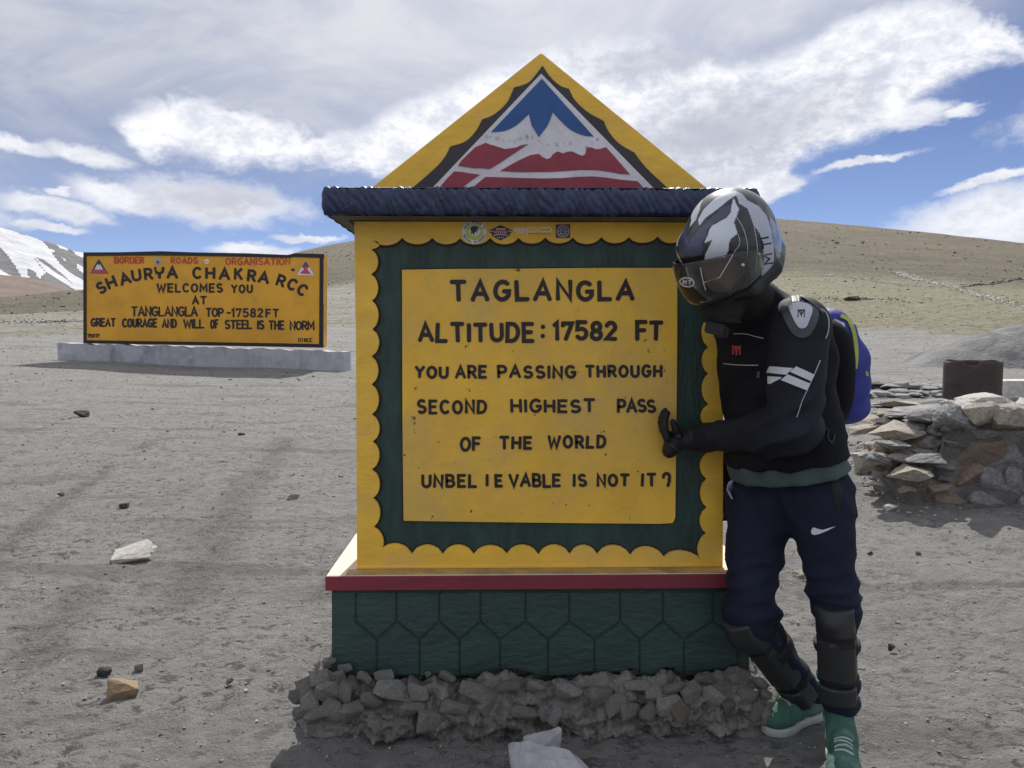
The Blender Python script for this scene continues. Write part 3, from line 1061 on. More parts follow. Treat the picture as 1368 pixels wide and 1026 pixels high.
def border(edge, side, d, back, front, mat, name, parent):
    if side == 'top':
        outer = [(x, 296.5) for x, y in edge]
        inner = [(x, y + d) for x, y in edge]
    elif side == 'bottom':
        outer = [(x, 759.5) for x, y in edge]
        inner = [(x, y - d) for x, y in edge]
    elif side == 'left':
        outer = [(476.2 + (y - 296) / 460 * 2.2, y) for x, y in edge]
        inner = [(x + d, y) for x, y in edge]
    else:
        outer = [(964.2 - (y - 296) / 460 * 1.0, y) for x, y in edge]
        inner = [(x - d, y) for x, y in edge]
    return bmo(name, FY.strip(outer, inner, back, front), mat, parent)


def cornerfix(e, side):
    if side == 'top':
        return [(476.5, 296.6)] + e + [(964, 296.6)]
    return e


frame = bpy.data.objects.new('scalloped_border', None)
# the four sides of the raised border, the corners mitred by running the outer line to the corner
def side_strip(edge, side, d, back, front):
    inner, outer = [], []
    C = {'tl': (476.3, 296.8), 'tr': (964.2, 296.8), 'bl': (478.3, 759.3), 'br': (963.4, 759.3)}
    for i, (x, y) in enumerate(edge):
        if side == 'top':
            outer.append((x, 296.8))
            inner.append((x, y + d))
        elif side == 'bottom':
            outer.append((x, 759.3))
            inner.append((x, y - d))
        elif side == 'left':
            outer.append((476.3 + (y - 296.8) / 462.5 * 2.0, y))
            inner.append((x + d, y))
        else:
            outer.append((964.2 - (y - 296.8) / 462.5 * 0.8, y))
            inner.append((x - d, y))
    c0, c1 = {'top': ('tl', 'tr'), 'bottom': ('bl', 'br'), 'left': ('tl', 'bl'), 'right': ('tr', 'br')}[side]
    outer = [C[c0]] + outer + [C[c1]]
    inner = [inner[0]] + inner + [inner[-1]]
    return FY.strip(outer, inner, back, front)


for side, e in (('top', top_e), ('bottom', bot_e), ('left', lef_e), ('right', rig_e)):
    bmo('border_' + {'top': 'head', 'bottom': 'foot', 'left': 'side', 'right': 'side'}[side], side_strip(e, side, 0, 0.001, T_B), m_yel, mon)
    bmo('border_outline', side_strip(e, side, {'top': 3.4, 'bottom': 1.6, 'left': 2.8, 'right': 1.2}[side], 0.001, {'top': 0.0062, 'bottom': 0.0066, 'left': 0.0070, 'right': 0.0074}[side]), m_blk, mon)

# inner text panel with its black edge line
pan = [(538, 361), (600, 360), (700, 359.5), (800, 358.5), (898, 358.5), (903, 362), (903, 450), (902, 560), (900.5, 690), (897, 697), (880, 698), (760, 697), (640, 695.5), (540, 694), (538.5, 560)]


def grow(poly, k):
    cx = sum(p[0] for p in poly) / len(poly)
    cy = sum(p[1] for p in poly) / len(poly)
    return [(x + (k if x > cx else -k) * min(1, abs(x - cx) / 150), y + (k if y > cy else -k) * min(1, abs(y - cy) / 150)) for x, y in poly]


bmo('panel_outline', FY.solid([grow(pan, 2.0)], 0.001, 0.0068), m_blk, mon)
bmo('text_panel', FY.solid([pan], 0.001, 0.019), m_yel_in, mon)
FB, FT_ = 0.0185, 0.0208
for wl, w in (
        ([('TAGLANGLA', 601, 847, 374.5, 405, 373.5, 402)], 5.9),
        ([('ALTITUDE', 558.5, 714, 430.5, 458), (':', 721, 727, 431, 455), ('17582', 737, 824, 428.5, 455.5), ('FT', 847, 885, 427.5, 455.5)], 5.6),
        ([('YOU', 554.5, 600, 488, 505.5), ('ARE', 608, 651, 487, 506), ('PASSING', 664, 769, 487, 505.5), ('THROUGH', 780.5, 883.5, 486.5, 504.5)], 4.0),
        ([('SECOND', 557.5, 651, 533, 552.5), ('HIGHEST', 681.5, 794.5, 532, 551), ('PASS', 822.8, 875, 532, 551)], 4.0),
        ([('OF', 614.5, 643, 582, 602), ('THE', 666.5, 711, 581, 599.5), ('WORLD', 730.5, 809, 580, 598.5)], 4.1),
        ([('UNBEL', 563.5, 638, 632, 650.5), ('I', 648.6, 652.6, 632, 649), ('E', 660.5, 672, 632, 650), ('VABLE', 679, 749, 631, 650), ('IS', 764, 783.5, 631, 649.5),
          ('NOT', 795.8, 840, 631, 649), ('I', 854.5, 858.5, 630.5, 649), ('T', 862, 876.5, 630.5, 649), ('?', 882.5, 892.5, 628.5, 650)], 4.0)):
    lettering(FY, wl, w, FB, FT_, m_blk_let, mon, jit=0.032)

# ---- roof slab with slanting rope-like mouldings along its front and left side
def build_slab():
    x0, x1 = at(432, 268, -0.16).x, at(1013, 268, -0.16).x
    y0, y1 = -0.16, DEP + 0.16
    NZ = 14
    per = 0.026
    V, F = [], []
    cols = []
    # walk round the four sides
    path = []
    for X in np.arange(x0, x1, 0.0035):
        path.append((X, y0, 0, -1, X - x0))
    path.append((x1, y0, 0, -1, x1 - x0))
    for Yv in np.arange(y0, y1, 0.0045):
        path.append((x1, Yv, 1, 0, x1 - x0 + Yv - y0))
    for X in np.arange(x1, x0, -0.01):
        path.append((X, y1, 0, 1, X))
    for Yv in np.arange(y1, y0, -0.0045):
        path.append((x0, Yv, -1, 0, -(Yv - y0)))
    h = Z_SLAB1 - Z_SLAB0
    for (X, Yv, nx, ny, s) in path:
        for j in range(NZ + 1):
            t = j / NZ
            wob = 0.006 * math.sin(s * 31) + 0.004 * math.sin(s * 83 + 1)
            ph = ((s + t * h * 0.62 + wob) / per) % 1.0
            bump = math.sqrt(max(0.0, 1 - (2 * ph - 1) ** 2)) * 0.012 * (0.75 + 0.25 * math.sin(s * 57))
            edge = math.sin(math.pi * min(1, max(0, t))) ** 0.35
            rad = 0.010 * (edge - 1)
            o = bump * edge + rad
            zz = Z_SLAB0 + h * t
            if j >= NZ - 1:
                zz += (bump - 0.004) * 0.8
            if j <= 1:
                zz -= (bump - 0.004) * 0.5
            V.append((X + nx * o, Yv + ny * o, zz))
    n = len(path)
    for i in range(n):
        k = (i + 1) % n
        for j in range(NZ):
            a = i * (NZ + 1) + j
            b = k * (NZ + 1) + j
            F.append((a, b, b + 1, a + 1))
    me = bpy.data.meshes.new('roof_slab')
    top = [i * (NZ + 1) + NZ for i in range(n)]
    bot = [i * (NZ + 1) for i in range(n)][::-1]
    me.from_pydata(V, [], F + [top, bot])
    me.materials.append(m_navy)
    me.materials.append(m_under)
    me.polygons[len(F) + 1].material_index = 1
    for p in me.polygons[:len(F)]:
        p.use_smooth = True
    return link('roof_slab', me, None, mon)


build_slab()

# ---- gable with the painted mountain emblem
FG = Face((0, -0.01, 0), (0, -1, 0))
zb = Z_SLAB1 - 0.004
gl, gr, ga = FG.pt(497, 250), FG.pt(943.5, 250), FG.pt(723, 70)


def ext(p, apex):
    t = (zb - apex.z) / (p.z - apex.z)
    return Vector((apex.x + (p.x - apex.x) * t, p.y, zb))


gl2, gr2 = ext(gl, ga), ext(gr, ga)
bm = bmesh.new()
fr = [bm.verts.new(v) for v in (gl2, gr2, ga)]
bk = [bm.verts.new(v + Vector((0, DEP * 0.9, 0))) for v in (gl2, gr2, ga)]
bm.faces.new(fr)
bm.faces.new(bk[::-1])
for i in range(3):
    j = (i + 1) % 3
    bm.faces.new((fr[i], bk[i], bk[j], fr[j]))
bmesh.ops.recalc_face_normals(bm, faces=bm.faces)
bmesh.ops.bevel(bm, geom=bm.edges[:], offset=0.004, segments=2, affect='EDGES')
bmo('gable', bm, m_yel, mon)
FG2 = Face((0, -0.01, 0), (0, -1, 0))


def curvepts(pts, seg=5):
    """Catmull-Rom through the points"""
    out = []
    n = len(pts)
    for i in range(n - 1):
        p0, p1, p2, p3 = pts[max(0, i - 1)], pts[i], pts[i + 1], pts[min(n - 1, i + 2)]
        for k in range(seg):
            t = k / seg
            out.append(tuple(0.5 * ((2 * p1[j]) + (-p0[j] + p2[j]) * t + (2 * p0[j] - 5 * p1[j] + 4 * p2[j] - p3[j]) * t * t + (-p0[j] + 3 * p1[j] - 3 * p2[j] + p3[j]) * t ** 3) for j in (0, 1)))
    out.append(pts[-1])
    return out


B0 = 254.5
dark = (curvepts([(724.8, 88), (709.5, 107.5), (698, 114), (686.9, 116.8)]) + curvepts([(686.9, 116.8), (677, 137.5), (660, 153), (644.3, 159.7)])[1:] +
        curvepts([(644.3, 159.7), (635.5, 175.5), (622, 189), (601.4, 196)])[1:] + curvepts([(601.4, 196), (593.5, 211), (578.5, 227.5), (547, B0)])[1:] +
        [(895, B0)] + curvepts([(891, 250.5), (877.4, 238), (861, 222), (847.3, 204)]) + curvepts([(847.3, 204), (826.9, 191.9), (813, 176), (806.4, 161.9)])[1:] +
        curvepts([(806.4, 161.9), (784.6, 149.6), (768, 134), (760, 119)])[1:] + curvepts([(760, 119), (748, 114.5), (735, 103), (724.8, 88)])[1:-1])
bmo('emblem_ground', FG2.solid([dark], -0.002, 0.003), m_eblack, mon)
wtri = [(722.9, 99), (575, B0), (875.5, B0)]
emb = bmo('emblem_white', FG2.solid([wtri], -0.002, 0.0055), m_ewhite, mon)
blue = [(723.7, 106), (656, 177)] + curvepts([(656, 177.2), (673.8, 175.5), (690, 167.8), (706.5, 153)])[1:] + [(710, 168), (719.6, 183.7)] + curvepts([(719.6, 183.7), (731, 168.5), (738.4, 150.6)])[1:] + curvepts([(738.4, 150.6), (749, 162.5), (762.8, 174.5), (779, 181.5), (792.8, 183)])[1:]
bmo('emblem_sky', FG2.solid([blue], 0.004, 0.0075), m_eblue, mon)


def P1(l):
    return [(420 + x / 3.665, 50 + y / 3.665) for x, y in l]


def P2(l):
    return [(700 + x / 3.665, 50 + y / 3.665) for x, y in l]


redA = P1([(705, 630), (718, 608), (752, 574), (788, 540), (812, 530), (840, 518), (856, 526), (880, 532), (905, 540), (932, 549), (965, 545), (992, 540), (1012, 530), (1045, 525), (960, 582), (900, 622), (858, 646), (820, 642), (780, 642), (740, 636)])
redB = P1([(606, 748), (640, 704), (685, 658), (720, 660), (765, 668), (810, 674), (760, 708), (712, 748)])
redC = P1([(910, 655), (980, 615), (1030, 590), (1058, 578), (1075, 576), (1098, 572), (1112, 585)]) + P2([(95, 590), (112, 598), (128, 592), (142, 574), (162, 560), (190, 570), (212, 562), (235, 560), (262, 574), (285, 582), (299, 574), (306, 540), (330, 541), (350, 550), (372, 548), (400, 540), (430, 572), (470, 618), (517, 672), (470, 670), (420, 660), (350, 651), (280, 650), (210, 655), (130, 660), (60, 660), (0, 661)]) + P1([(980, 660)])
redD = P1([(765, 748), (800, 715), (838, 685), (900, 686), (1000, 690), (1100, 692)]) + P2([(100, 692), (180, 691), (250, 685), (330, 682), (400, 688), (470, 698), (555, 706), (592, 748)])
bmo('emblem_rock', FG2.solid([redA, redB, redC, redD], 0.004, 0.0078), m_ered, mon)
# thin dark cracks along the snow line
bm = bmesh.new()
rc = random.Random(5)
for k in range(30):
    x = rc.uniform(648, 800)
    yb_ = np.interp(x, [640, 650, 672, 690, 707, 727, 745, 763, 780, 800], [188, 190, 194, 196, 188, 203, 200, 200, 204, 192])
    a = rc.uniform(-0.8, 0.8)
    L = rc.uniform(1.5, 3.6)
    stroke(FG2, bm, [(x, yb_ - 7 + rc.uniform(-3, 3)), (x + L * 0.5 + a, yb_ - 7 + rc.uniform(-4, 0)), (x + L, yb_ - 5 + rc.uniform(-3, 2))], 0.36, 0.0045, 0.006)
bmo('emblem_crack', bm, m_sgrey, mon)

m_drip_shade = M('ledge_drip_and_shade', (0.46, 0.32, 0.12), 0.7, 0.3, 7, 0.4, 40, col2=(0.34, 0.25, 0.13), c2=(0.45, 0.6), c2s=9)  # yellow drips, with column shade and yellow bounce put into the colour
# ---- ledge and hexagon-moulded base
LX0, LX1 = at(435, 770, -0.095).x, at(1008, 770, -0.095).x
bmo('ledge', bevbox(LX0, LX1, -0.09, 0.58, Z_LEDGE0 + 0.001, Z_LEDGE1, 0.004), m_ledge, mon)
bmo('ledge_drip_shade', bevbox(XL - 0.03, XR + 0.012, -0.087, -0.026, Z_LEDGE1 - 0.002, Z_LEDGE1 + 0.0015, 0.001), m_drip_shade, mon)
bmo('ledge_front', bevbox(LX0 - 0.002, LX1 + 0.002, -0.0955, -0.0885, Z_LEDGE0 + 0.001, Z_LEDGE1 - 0.002, 0.002), m_red, mon)
YB = -0.068
BX0, BX1 = at(443, 830, YB).x, at(1001, 830, YB).x
FBs = Face((0, YB, 0), (0, -1, 0))
bmo('base_block', bevbox(BX0, BX1, YB, 0.56, 0.05, Z_LEDGE0 - 0.001, 0.008), M('green_groove_paint', (0.017, 0.040, 0.034), 0.6, 0.3, 8, 0.6, 40), mon)
m_hex = M('green_base_paint', (0.026, 0.062, 0.05), 0.5, 0.35, 5.0, 0.7, 30, col2=(0.035, 0.06, 0.06), c2=(0.45, 0.65), c2s=3.5, bd=0.008, spots=(0.16, 0.18, 0.17), spot_s=45, spot_t=(0.72, 0.76), stretch=(0.7, 1, 1.6))
U = [443.5, 476, 530, 587, 642, 702, 760, 828, 885, 952, 1000.5]
Vv = [504, 561, 614, 668, 732, 794, 854, 913, 985]
G = 0.6
yt, ym, yv, yl = 789.5, 829, 853.5, 902
cells = [[(U[0], yt), (U[1] - G, yt), (U[1] - G, ym + 1), (Vv[0] - G, yv + 1), (Vv[0] - G, yl), (U[0], yl)]]
for i in range(1, 9):
    cells.append([(U[i] + G, yt), (U[i + 1] - G, yt), (U[i + 1] - G, ym - .4), (Vv[i - 1], yv - 1.3), (U[i] + G, ym - .4)])
cells.append([(U[9] + G, yt), (U[10], yt), (U[10], yv + 8), (Vv[8], yv - 1.3), (U[9] + G, ym - .4)])
for i in range(0, 8):
    cells.append([(Vv[i] + G, yv + .8), (U[i + 2], ym + 1.6), (Vv[i + 1] - G, yv + .8), (Vv[i + 1] - G, yl), (Vv[i] + G, yl)])
cells.append([(Vv[8] + G, yv + 1.2), (U[10], yv + 11), (U[10], yl), (Vv[8] + G, yl)])
for c in cells:
    b_ = FBs.solid([c], -0.004, 0.0055 + rj.uniform(-0.001, 0.001))
    bmesh.ops.recalc_face_normals(b_, faces=b_.faces)
    nf = [e for e in b_.edges if all(v.co.y < YB - 0.003 for v in e.verts)]
    bmesh.ops.bevel(b_, geom=nf, offset=0.0035, segments=2, affect='EDGES')
    bmo('hexagon_panel', b_, m_hex, mon)

# ---- stickers on the top border
FS = Face((0, -T_B, 0), (0, -1, 0))


def disc(cx, cy, rx, ry, n=28):
    return [(cx + rx * math.cos(2 * math.pi * i / n), cy + ry * math.sin(2 * math.pi * i / n)) for i in range(n)]


st = bmo('round_sticker', FS.solid([disc(633.5, 310.2, 16.6, 15.8)], -0.001, 0.0008), m_white, mon)
tag(st, 'round white and lime sticker with a dark head in the middle')
bmo('sticker_ring', FS.solid([disc(633.5, 310.2, 11.4, 10.8)], 0, 0.0012), m_lime, st)
bmo('sticker_centre', FS.solid([disc(634.3, 308.6, 7.8, 7.2)], 0, 0.0016), m_white, st)
head = [(628, 305), (631, 302.5), (635, 301.8), (639, 303.5), (641, 306), (637, 305.4), (640, 309), (636.5, 307.5), (637.5, 311.5), (634, 309.5), (633.5, 315), (631, 311), (629, 314), (629.4, 309)]
bmo('sticker_head', FS.solid([head], 0, 0.002), m_ink, st)
bm = bmesh.new()
txt = "HARIDWAR'S"
for i, ch in enumerate(txt):
    a = 155 - i * 130 / (len(txt) - 1)
    for pl in glyph_at(ch, 633.5 + 14 * math.cos(R(a)), 310.2 - 13.3 * math.sin(R(a)), 2.7, a - 90, 0.5):
        stroke(FS, bm, pl, 0.62, 0, 0.0016)
txt = 'ROYAL RIDERZ'
for i, ch in enumerate(txt):
    if ch == ' ':
        continue
    a = 200 + i * 140 / (len(txt) - 1)
    for pl in glyph_at(ch, 633.5 + 14 * math.cos(R(a)), 310.2 - 13.3 * math.sin(R(a)), 2.6, a + 90, 0.5):
        stroke(FS, bm, pl, 0.6, 0, 0.0016)
bmo('sticker_lettering', bm, m_ink, st)
st = bmo('badge_sticker', FS.solid([[(651, 308.2), (656, 306.5), (668.7, 300.6), (681.5, 306.5), (686.5, 308.4), (681.5, 312), (680, 315.5), (668.7, 321.4), (657.5, 315.5), (656.5, 312)]], -0.001, 0.0008), m_ink, mon)
tag(st, 'dark six sided badge sticker with a red band')
bmo('sticker_band', FS.solid([[(658.5, 307.5), (678.5, 307.5), (678, 312.5), (659.5, 312.5)]], 0, 0.0014), m_pink, st)
bm = bmesh.new()
stroke(FS, bm, [(659, 315), (664, 313.6), (668.7, 313.2), (673, 313.6), (678.5, 315)], 0.8, 0, 0.0014)
stroke(FS, bm, [(663, 306), (675, 306)], 1.2, 0, 0.0014)
stroke(FS, bm, [(652, 308.6), (658, 309)], 0.8, 0, 0.0014)
stroke(FS, bm, [(679.5, 309), (686, 308.8)], 0.8, 0, 0.0014)
for i in range(7):
    stroke(FS, bm, [(660.5 + i * 2.5, 308.6), (661.3 + i * 2.5, 311.3)], 0.5, 0, 0.0018)
for i in range(4):
    stroke(FS, bm, [(665 + i * 2.4, 316.4), (665 + i * 2.4, 318.2)], 0.6, 0, 0.0018)
bmo('sticker_marks', bm, m_white, st)
bm = bmesh.new()
stroke(FS, bm, [(689, 304.6), (700, 304.6), (701.2, 306), (701.2, 307.4), (688, 307.4)], 1.5, -0.001, 0.001)
stroke(FS, bm, [(689, 304), (687.6, 306), (688.2, 309.2), (691, 310), (700, 310)], 1.5, -0.001, 0.001)
stroke(FS, bm, [(704, 313.5), (703.8, 306), (705.5, 304.2), (715, 304.2), (716.2, 306), (716.2, 308.4), (714.8, 309.8), (705, 309.8)], 1.5, -0.001, 0.001)
stroke(FS, bm, [(719.4, 304), (719.4, 310)], 1.6, -0.001, 0.001)
stroke(FS, bm, [(722.5, 303.8), (734.4, 303.8), (736.2, 305.4), (736.2, 308), (734.6, 309.6), (722.5, 309.6)], 1.6, -0.001, 0.001)
st = bmo('word_sticker', bm, m_white, mon)
tag(st, 'pale outlined word sticker with tiny red line below')
bm = bmesh.new()
for i in range(10):
    stroke(FS, bm, [(706 + i * 3.0, 312), (707.6 + i * 3.0, 312.3)], 1.0, -0.001, 0.001)
bmo('sticker_tagline', bm, m_pink, st)
st = bmo('square_sticker', FS.solid([[(742.2, 299.8), (761.8, 299.6), (761.8, 318.2), (742.4, 318)]], -0.001, 0.0008), m_plum, mon)
tag(st, 'small square plum sticker with a grey wheel')
bm = bmesh.new()
stroke(FS, bm, disc(752.3, 308.8, 7.6, 7.4, 24) + [disc(752.3, 308.8, 7.6, 7.4, 24)[0]], 1.4, 0, 0.0014)
stroke(FS, bm, disc(752.3, 308.8, 3.8, 3.7, 16) + [disc(752.3, 308.8, 3.8, 3.7, 16)[0]], 1.1, 0, 0.0014)
for i in range(8):
    a = i * math.pi / 4
    stroke(FS, bm, [(752.3 + 4.6 * math.cos(a), 308.8 + 4.6 * math.sin(a)), (752.3 + 6.6 * math.cos(a), 308.8 + 6.6 * math.sin(a))], 1.0, 0, 0.0016)
stroke(FS, bm, [(750.5, 308.5), (752, 307.4), (754, 309.4)], 1.0, 0, 0.0016)
bmo('sticker_wheel', bm, m_sgrey, st)

# ---- rubble footing: mortar core and the stones picked out of it
def mortar_core():
    V, F = [], []
    n = 200
    ring = []
    hx, hy0, hy1 = (BX1 - BX0) / 2, YB, 0.60
    cx = (BX0 + BX1) / 2
    per = []
    for i in range(n * 2):
        per.append((BX0 - 0.0 + (BX1 - BX0) * i / (2 * n), hy0, 0, -1))
    for i in range(40):
        per.append((BX1, hy0 + (hy1 - hy0) * i / 40, 1, 0))
    for i in range(n // 2):
        per.append((BX1 - (BX1 - BX0) * i / (n // 2), hy1, 0, 1))
    for i in range(40):
        per.append((BX0, hy1 - (hy1 - hy0) * i / 40, -1, 0))
    NL = 26
    PX = np.array([p[0] for p in per])[:, None]
    PY = np.array([p[1] for p in per])[:, None]
    ii = np.arange(len(per))[:, None]
    T = (np.arange(NL + 1) / NL)[None, :]
    A = fbm(ii * 0.11 + 0 * T, 3.3 + 0 * T + 0 * ii, 4, 2)
    Bn = fbm(PX * 16 + PY * 11 + 0 * T, T * 6 + PY * 9, 4, 8, 0.6)
    Bf = fbm(PX * 55 + PY * 35 + 0 * T, T * 17 + PY * 29, 3, 18, 0.6)
    Zn = fbm(PX * 12 + 0 * T, PY * 12 + 0 * T, 4, 12) * 0.05 * (1 - T)
    for i, (x, y, nx, ny) in enumerate(per):
        ux = 1.0 if x > cx else -1.0
        cxn = max(0, abs(x - cx) - (hx - 0.05)) / 0.05
        for j in range(NL + 1):
            t = j / NL
            out = 0.024 + 0.118 * (t ** 0.55) + Bn[i, j] * 0.060 * (0.3 + t) + Bf[i, j] * 0.014 + A[i, j] * 0.03 * t
            if t > 0.62:
                out -= (t - 0.62) * 0.10
            z = 0.176 - t * 0.209 + Zn[i, j]
            dx = nx + (ux * cxn if ny != 0 else 0)
            dy = ny
            l = math.hypot(dx, dy)
            V.append((x + dx / l * out, y + dy / l * out, z))
    n = len(per)
    for i in range(n):
        k = (i + 1) % n
        for j in range(NL):
            a = i * (NL + 1) + j
            b = k * (NL + 1) + j
            F.append((a, a + 1, b + 1, b))
    top = [i * (NL + 1) for i in range(n)]
    me = bpy.data.meshes.new('mortar')
    me.from_pydata(V, [], F + [top[::-1]])
    me.shade_smooth()
    return link('footing_mortar', me, m_mort, mon)


mortar_core()
m_foot = [stonemat('footing_stone', (0.26, 0.246, 0.222), (0.205, 0.197, 0.182)), stonemat('footing_stone_light', (0.33, 0.32, 0.295), (0.25, 0.24, 0.23)), stonemat('footing_stone_brown', (0.22, 0.19, 0.155), (0.17, 0.155, 0.135))]
libs = [stone_lib(m_foot[0], 'foot'), stone_lib(m_foot[1], 'footlight'), stone_lib(m_foot[2], 'footbrown')]
rs = random.Random(21)


def footing_stone(px, py, w, h, big=1.0, Y=None, lib=None):
    t = max(0, min(1, (py - 893) / 75.0))
    Y = (YB - 0.012 - 0.085 * t ** 0.6) if Y is None else Y
    p = at(px, py, Y)
    s = (p - CAM).length / F_PX
    me = rs.choice(lib or libs[rs.choice((0, 0, 0, 1, 2))])
    put_rock('stone', me, p, (w * s * big, max(w, h) * s * 0.6, h * s * big), (rs.uniform(-.35, .35), rs.uniform(-.5, .5), rs.uniform(-.7, .7)), mon)


for (x, y, w, h, li) in [(514, 903, 24, 14, 1), (520, 920, 42, 24, 1), (552, 948, 34, 18, 0), (560, 925, 26, 22, 1), (497, 934, 30, 20, 0), (575, 962, 36, 22, 0), (598, 905, 22, 12, 0),
                         (637, 925, 44, 26, 0), (652, 944, 24, 24, 1), (608, 945, 34, 20, 0), (716, 918, 22, 15, 1), (740, 955, 18, 24, 1), (700, 950, 40, 18, 0), (728, 952, 16, 26, 1),
                         (774, 953, 17, 14, 1), (680, 915, 30, 16, 2), (760, 925, 34, 26, 1), (800, 928, 40, 24, 0), (822, 940, 30, 22, 0), (850, 915, 34, 16, 1), (872, 925, 22, 22, 1),
                         (892, 940, 34, 24, 1), (908, 948, 26, 26, 2), (926, 926, 32, 26, 1), (955, 930, 30, 26, 1), (975, 945, 24, 24, 2), (840, 948, 30, 18, 0), (866, 950, 28, 18, 0), (900, 918, 30, 14, 0),
                         (1000, 928, 26, 22, 0), (1012, 950, 20, 26, 0), (438, 925, 30, 26, 1), (428, 905, 28, 18, 1), (410, 915, 24, 20, 0), (412, 934, 22, 26, 1), (446, 948, 30, 22, 0), (426, 955, 34, 20, 0),
                         (462, 925, 26, 22, 0), (472, 950, 32, 24, 0), (440, 885, 18, 14, 1), (462, 893, 18, 12, 0), (488, 905, 20, 14, 0), (404, 950, 22, 18, 0), (396, 930, 20, 18, 0), (985, 905, 24, 14, 1),
                         (940, 905, 22, 12, 2), (1018, 912, 18, 16, 1), (1024, 930, 14, 18, 1), (1022, 955, 14, 22, 1), (452, 905, 22, 16, 0)]:
    footing_stone(x, y, w * 1.05, h * 1.0, 1.0, YB - 0.03 - 0.095 * max(0, min(1, (y - 893) / 75.0)) ** 0.6, libs[li])
for k in range(190):
    x = rs.uniform(398, 1022)
    y = rs.triangular(896, 972, 940)
    s = rs.triangular(4, 17, 6)
    footing_stone(x, y, s, s * rs.uniform(0.5, 0.9), 1.0)
# rubble down the two flanks
for k in range(46):
    side = -1 if k % 2 else 1
    yy = rs.uniform(-0.05, 0.55)
    out = rs.uniform(0.02, 0.13)
    x = (BX0 - out) if side < 0 else (BX1 + out)
    z = 0.15 - out * 1.05 + rs.uniform(-0.03, 0.03)
    s = rs.uniform(0.03, 0.085)
    put_rock('stone', rs.choice(libs[rs.choice((0, 1, 1, 2))]), (x, yy, max(0.01, z)), (s, s * 1.1, s * 0.7), (rs.uniform(-.4, .4), rs.uniform(-.4, .4), rs.uniform(0, 6)), mon)

# ------------------------------------------------------------------ the welcome board far left
gB = ground_hit(455, 497)
P_R = Vector((gB.x, gB.y + 0.35, 0))
dL = ray(112, 460)
YLb = P_R.y + 1.05
P_L = at(112, 460, YLb)
P_Rt = at(432, 465, P_R.y)
tb = Vector((P_Rt.x - P_L.x, P_Rt.y - P_L.y, 0)).normalized()
nb = Vector((tb.y, -tb.x, 0))
if nb.y > 0:
    nb = -nb
FW = Face(P_Rt, nb)
brd = thing('welcome_board', (P_Rt + P_L) / 2 - Vector((0, 0, 0.3)), 'wide yellow roadside welcome board with black edge, standing on a whitewashed plinth across the gravel', 'board')
TH = 0.26
b_ = FW.solid([[(113, 339), (432.5, 341.5), (431.5, 464), (113, 458.5)]], -TH, 0.0)
bmo('board_panel', b_, m_byel, brd)
bl = bmesh.new()
FW.strip([(112, 337.2), (160, 337), (215, 335.6), (260, 337.2), (330, 338.4), (385, 340.6), (394, 338.4), (432.8, 339.4)], [(112, 342), (160, 341.6), (215, 341.4), (260, 342), (330, 343.2), (385, 344.6), (394, 343.4), (432.8, 344.8)], -0.03, 0.02, bl)
FW.strip([(112, 454.4), (270, 456.8), (432, 459.6)], [(112, 458.8), (270, 461.4), (432, 464.6)], -0.03, 0.021, bl)
FW.strip([(111.8, 342), (112, 454.6)], [(115.6, 342), (115.6, 454.6)], -0.03, 0.0205, bl)
FW.strip([(427.4, 344.6), (426.6, 459.4)], [(432.4, 344.6), (431.6, 459.6)], -0.03, 0.0205, bl)
bmo('edge_trim', bl, m_blk, brd)
WB, WF = -0.002, 0.004


def wlet(words, w, mat):
    lettering(FW, words, w, WB, WF, mat, brd, 0.0015, jit=0.012)


wlet([('BORDER', 152.5, 192.8, 343, 352.4), ('ROADS', 228, 264.5, 343.4, 352.6), ('ORGANISATION', 301, 388, 344.2, 354.4)], 2.0, m_bred)
for ch, x, y, ro in [('S', 135.2, 384.3, 26), ('H', 148.6, 377.2, 22), ('A', 167.0, 372.2, 17), ('U', 182.2, 367.6, 9), ('R', 198.4, 366, 6), ('Q', 213, 364.4, 2), ('A', 230.3, 364.2, 0), ('C', 263.4, 364.6, 0),
                     ('H', 281, 364.8, 0), ('A', 300, 366, -2), ('K', 318.6, 366, -2), ('R', 336.5, 368.4, -6), ('A', 352.6, 370.6, -9), ('R', 375.8, 375.2, -18), ('C', 390.6, 380, -26), ('C', 404.2, 387.2, -36)]:
    bm = bmesh.new()
    for pl in glyph_at(ch, x, y, 13.2, ro, 2.6, 1.22 if ch in 'AHUQ' else 1.1):
        stroke(FW, bm, pl, 3.7, WB, WF, 0.0015)
    bmo('letter', bm, m_blk_let, brd)
wlet([('WELCOMES', 209, 298, 378.2, 391), ('YOU', 308.5, 338, 379.8, 392)], 2.7, m_blk_let)
wlet([('AT', 256.4, 276.4, 395.2, 407.2)], 2.6, m_blk_let)
wlet([('TANGLANGLA', 175, 264.5, 409, 423), ('TOP', 274.5, 299, 411, 423.6), ('-', 302.6, 307.4, 412, 424), ('17582', 309, 352, 411.6, 424.2), ('FT', 354.6, 373, 412.4, 424.4)], 2.45, m_blk_let)
wlet([('GREAT', 121, 155, 424.6, 436.8), ('COURAGE', 163, 210.4, 425.2, 437.8), ('AND', 216, 236.4, 425.8, 438.4), ('WILL', 244.6, 273.4, 426, 439), ('OF', 280.6, 292.4, 426.4, 439.4), ('STEEL', 300, 337, 427, 440),
      ('IS', 343.3, 353.4, 427.6, 440.4), ('THE', 358.6, 380.2, 427.8, 440.8), ('NORM', 386.8, 420.4, 428.4, 441.4)], 2.5, m_blk_let)
wlet([('758TF', 116.8, 133.6, 445.8, 451.2), ('111', 398, 404.6, 451.6, 457.2), ('RCC', 406, 417.8, 451.6, 457.2)], 1.1, m_blk_let)


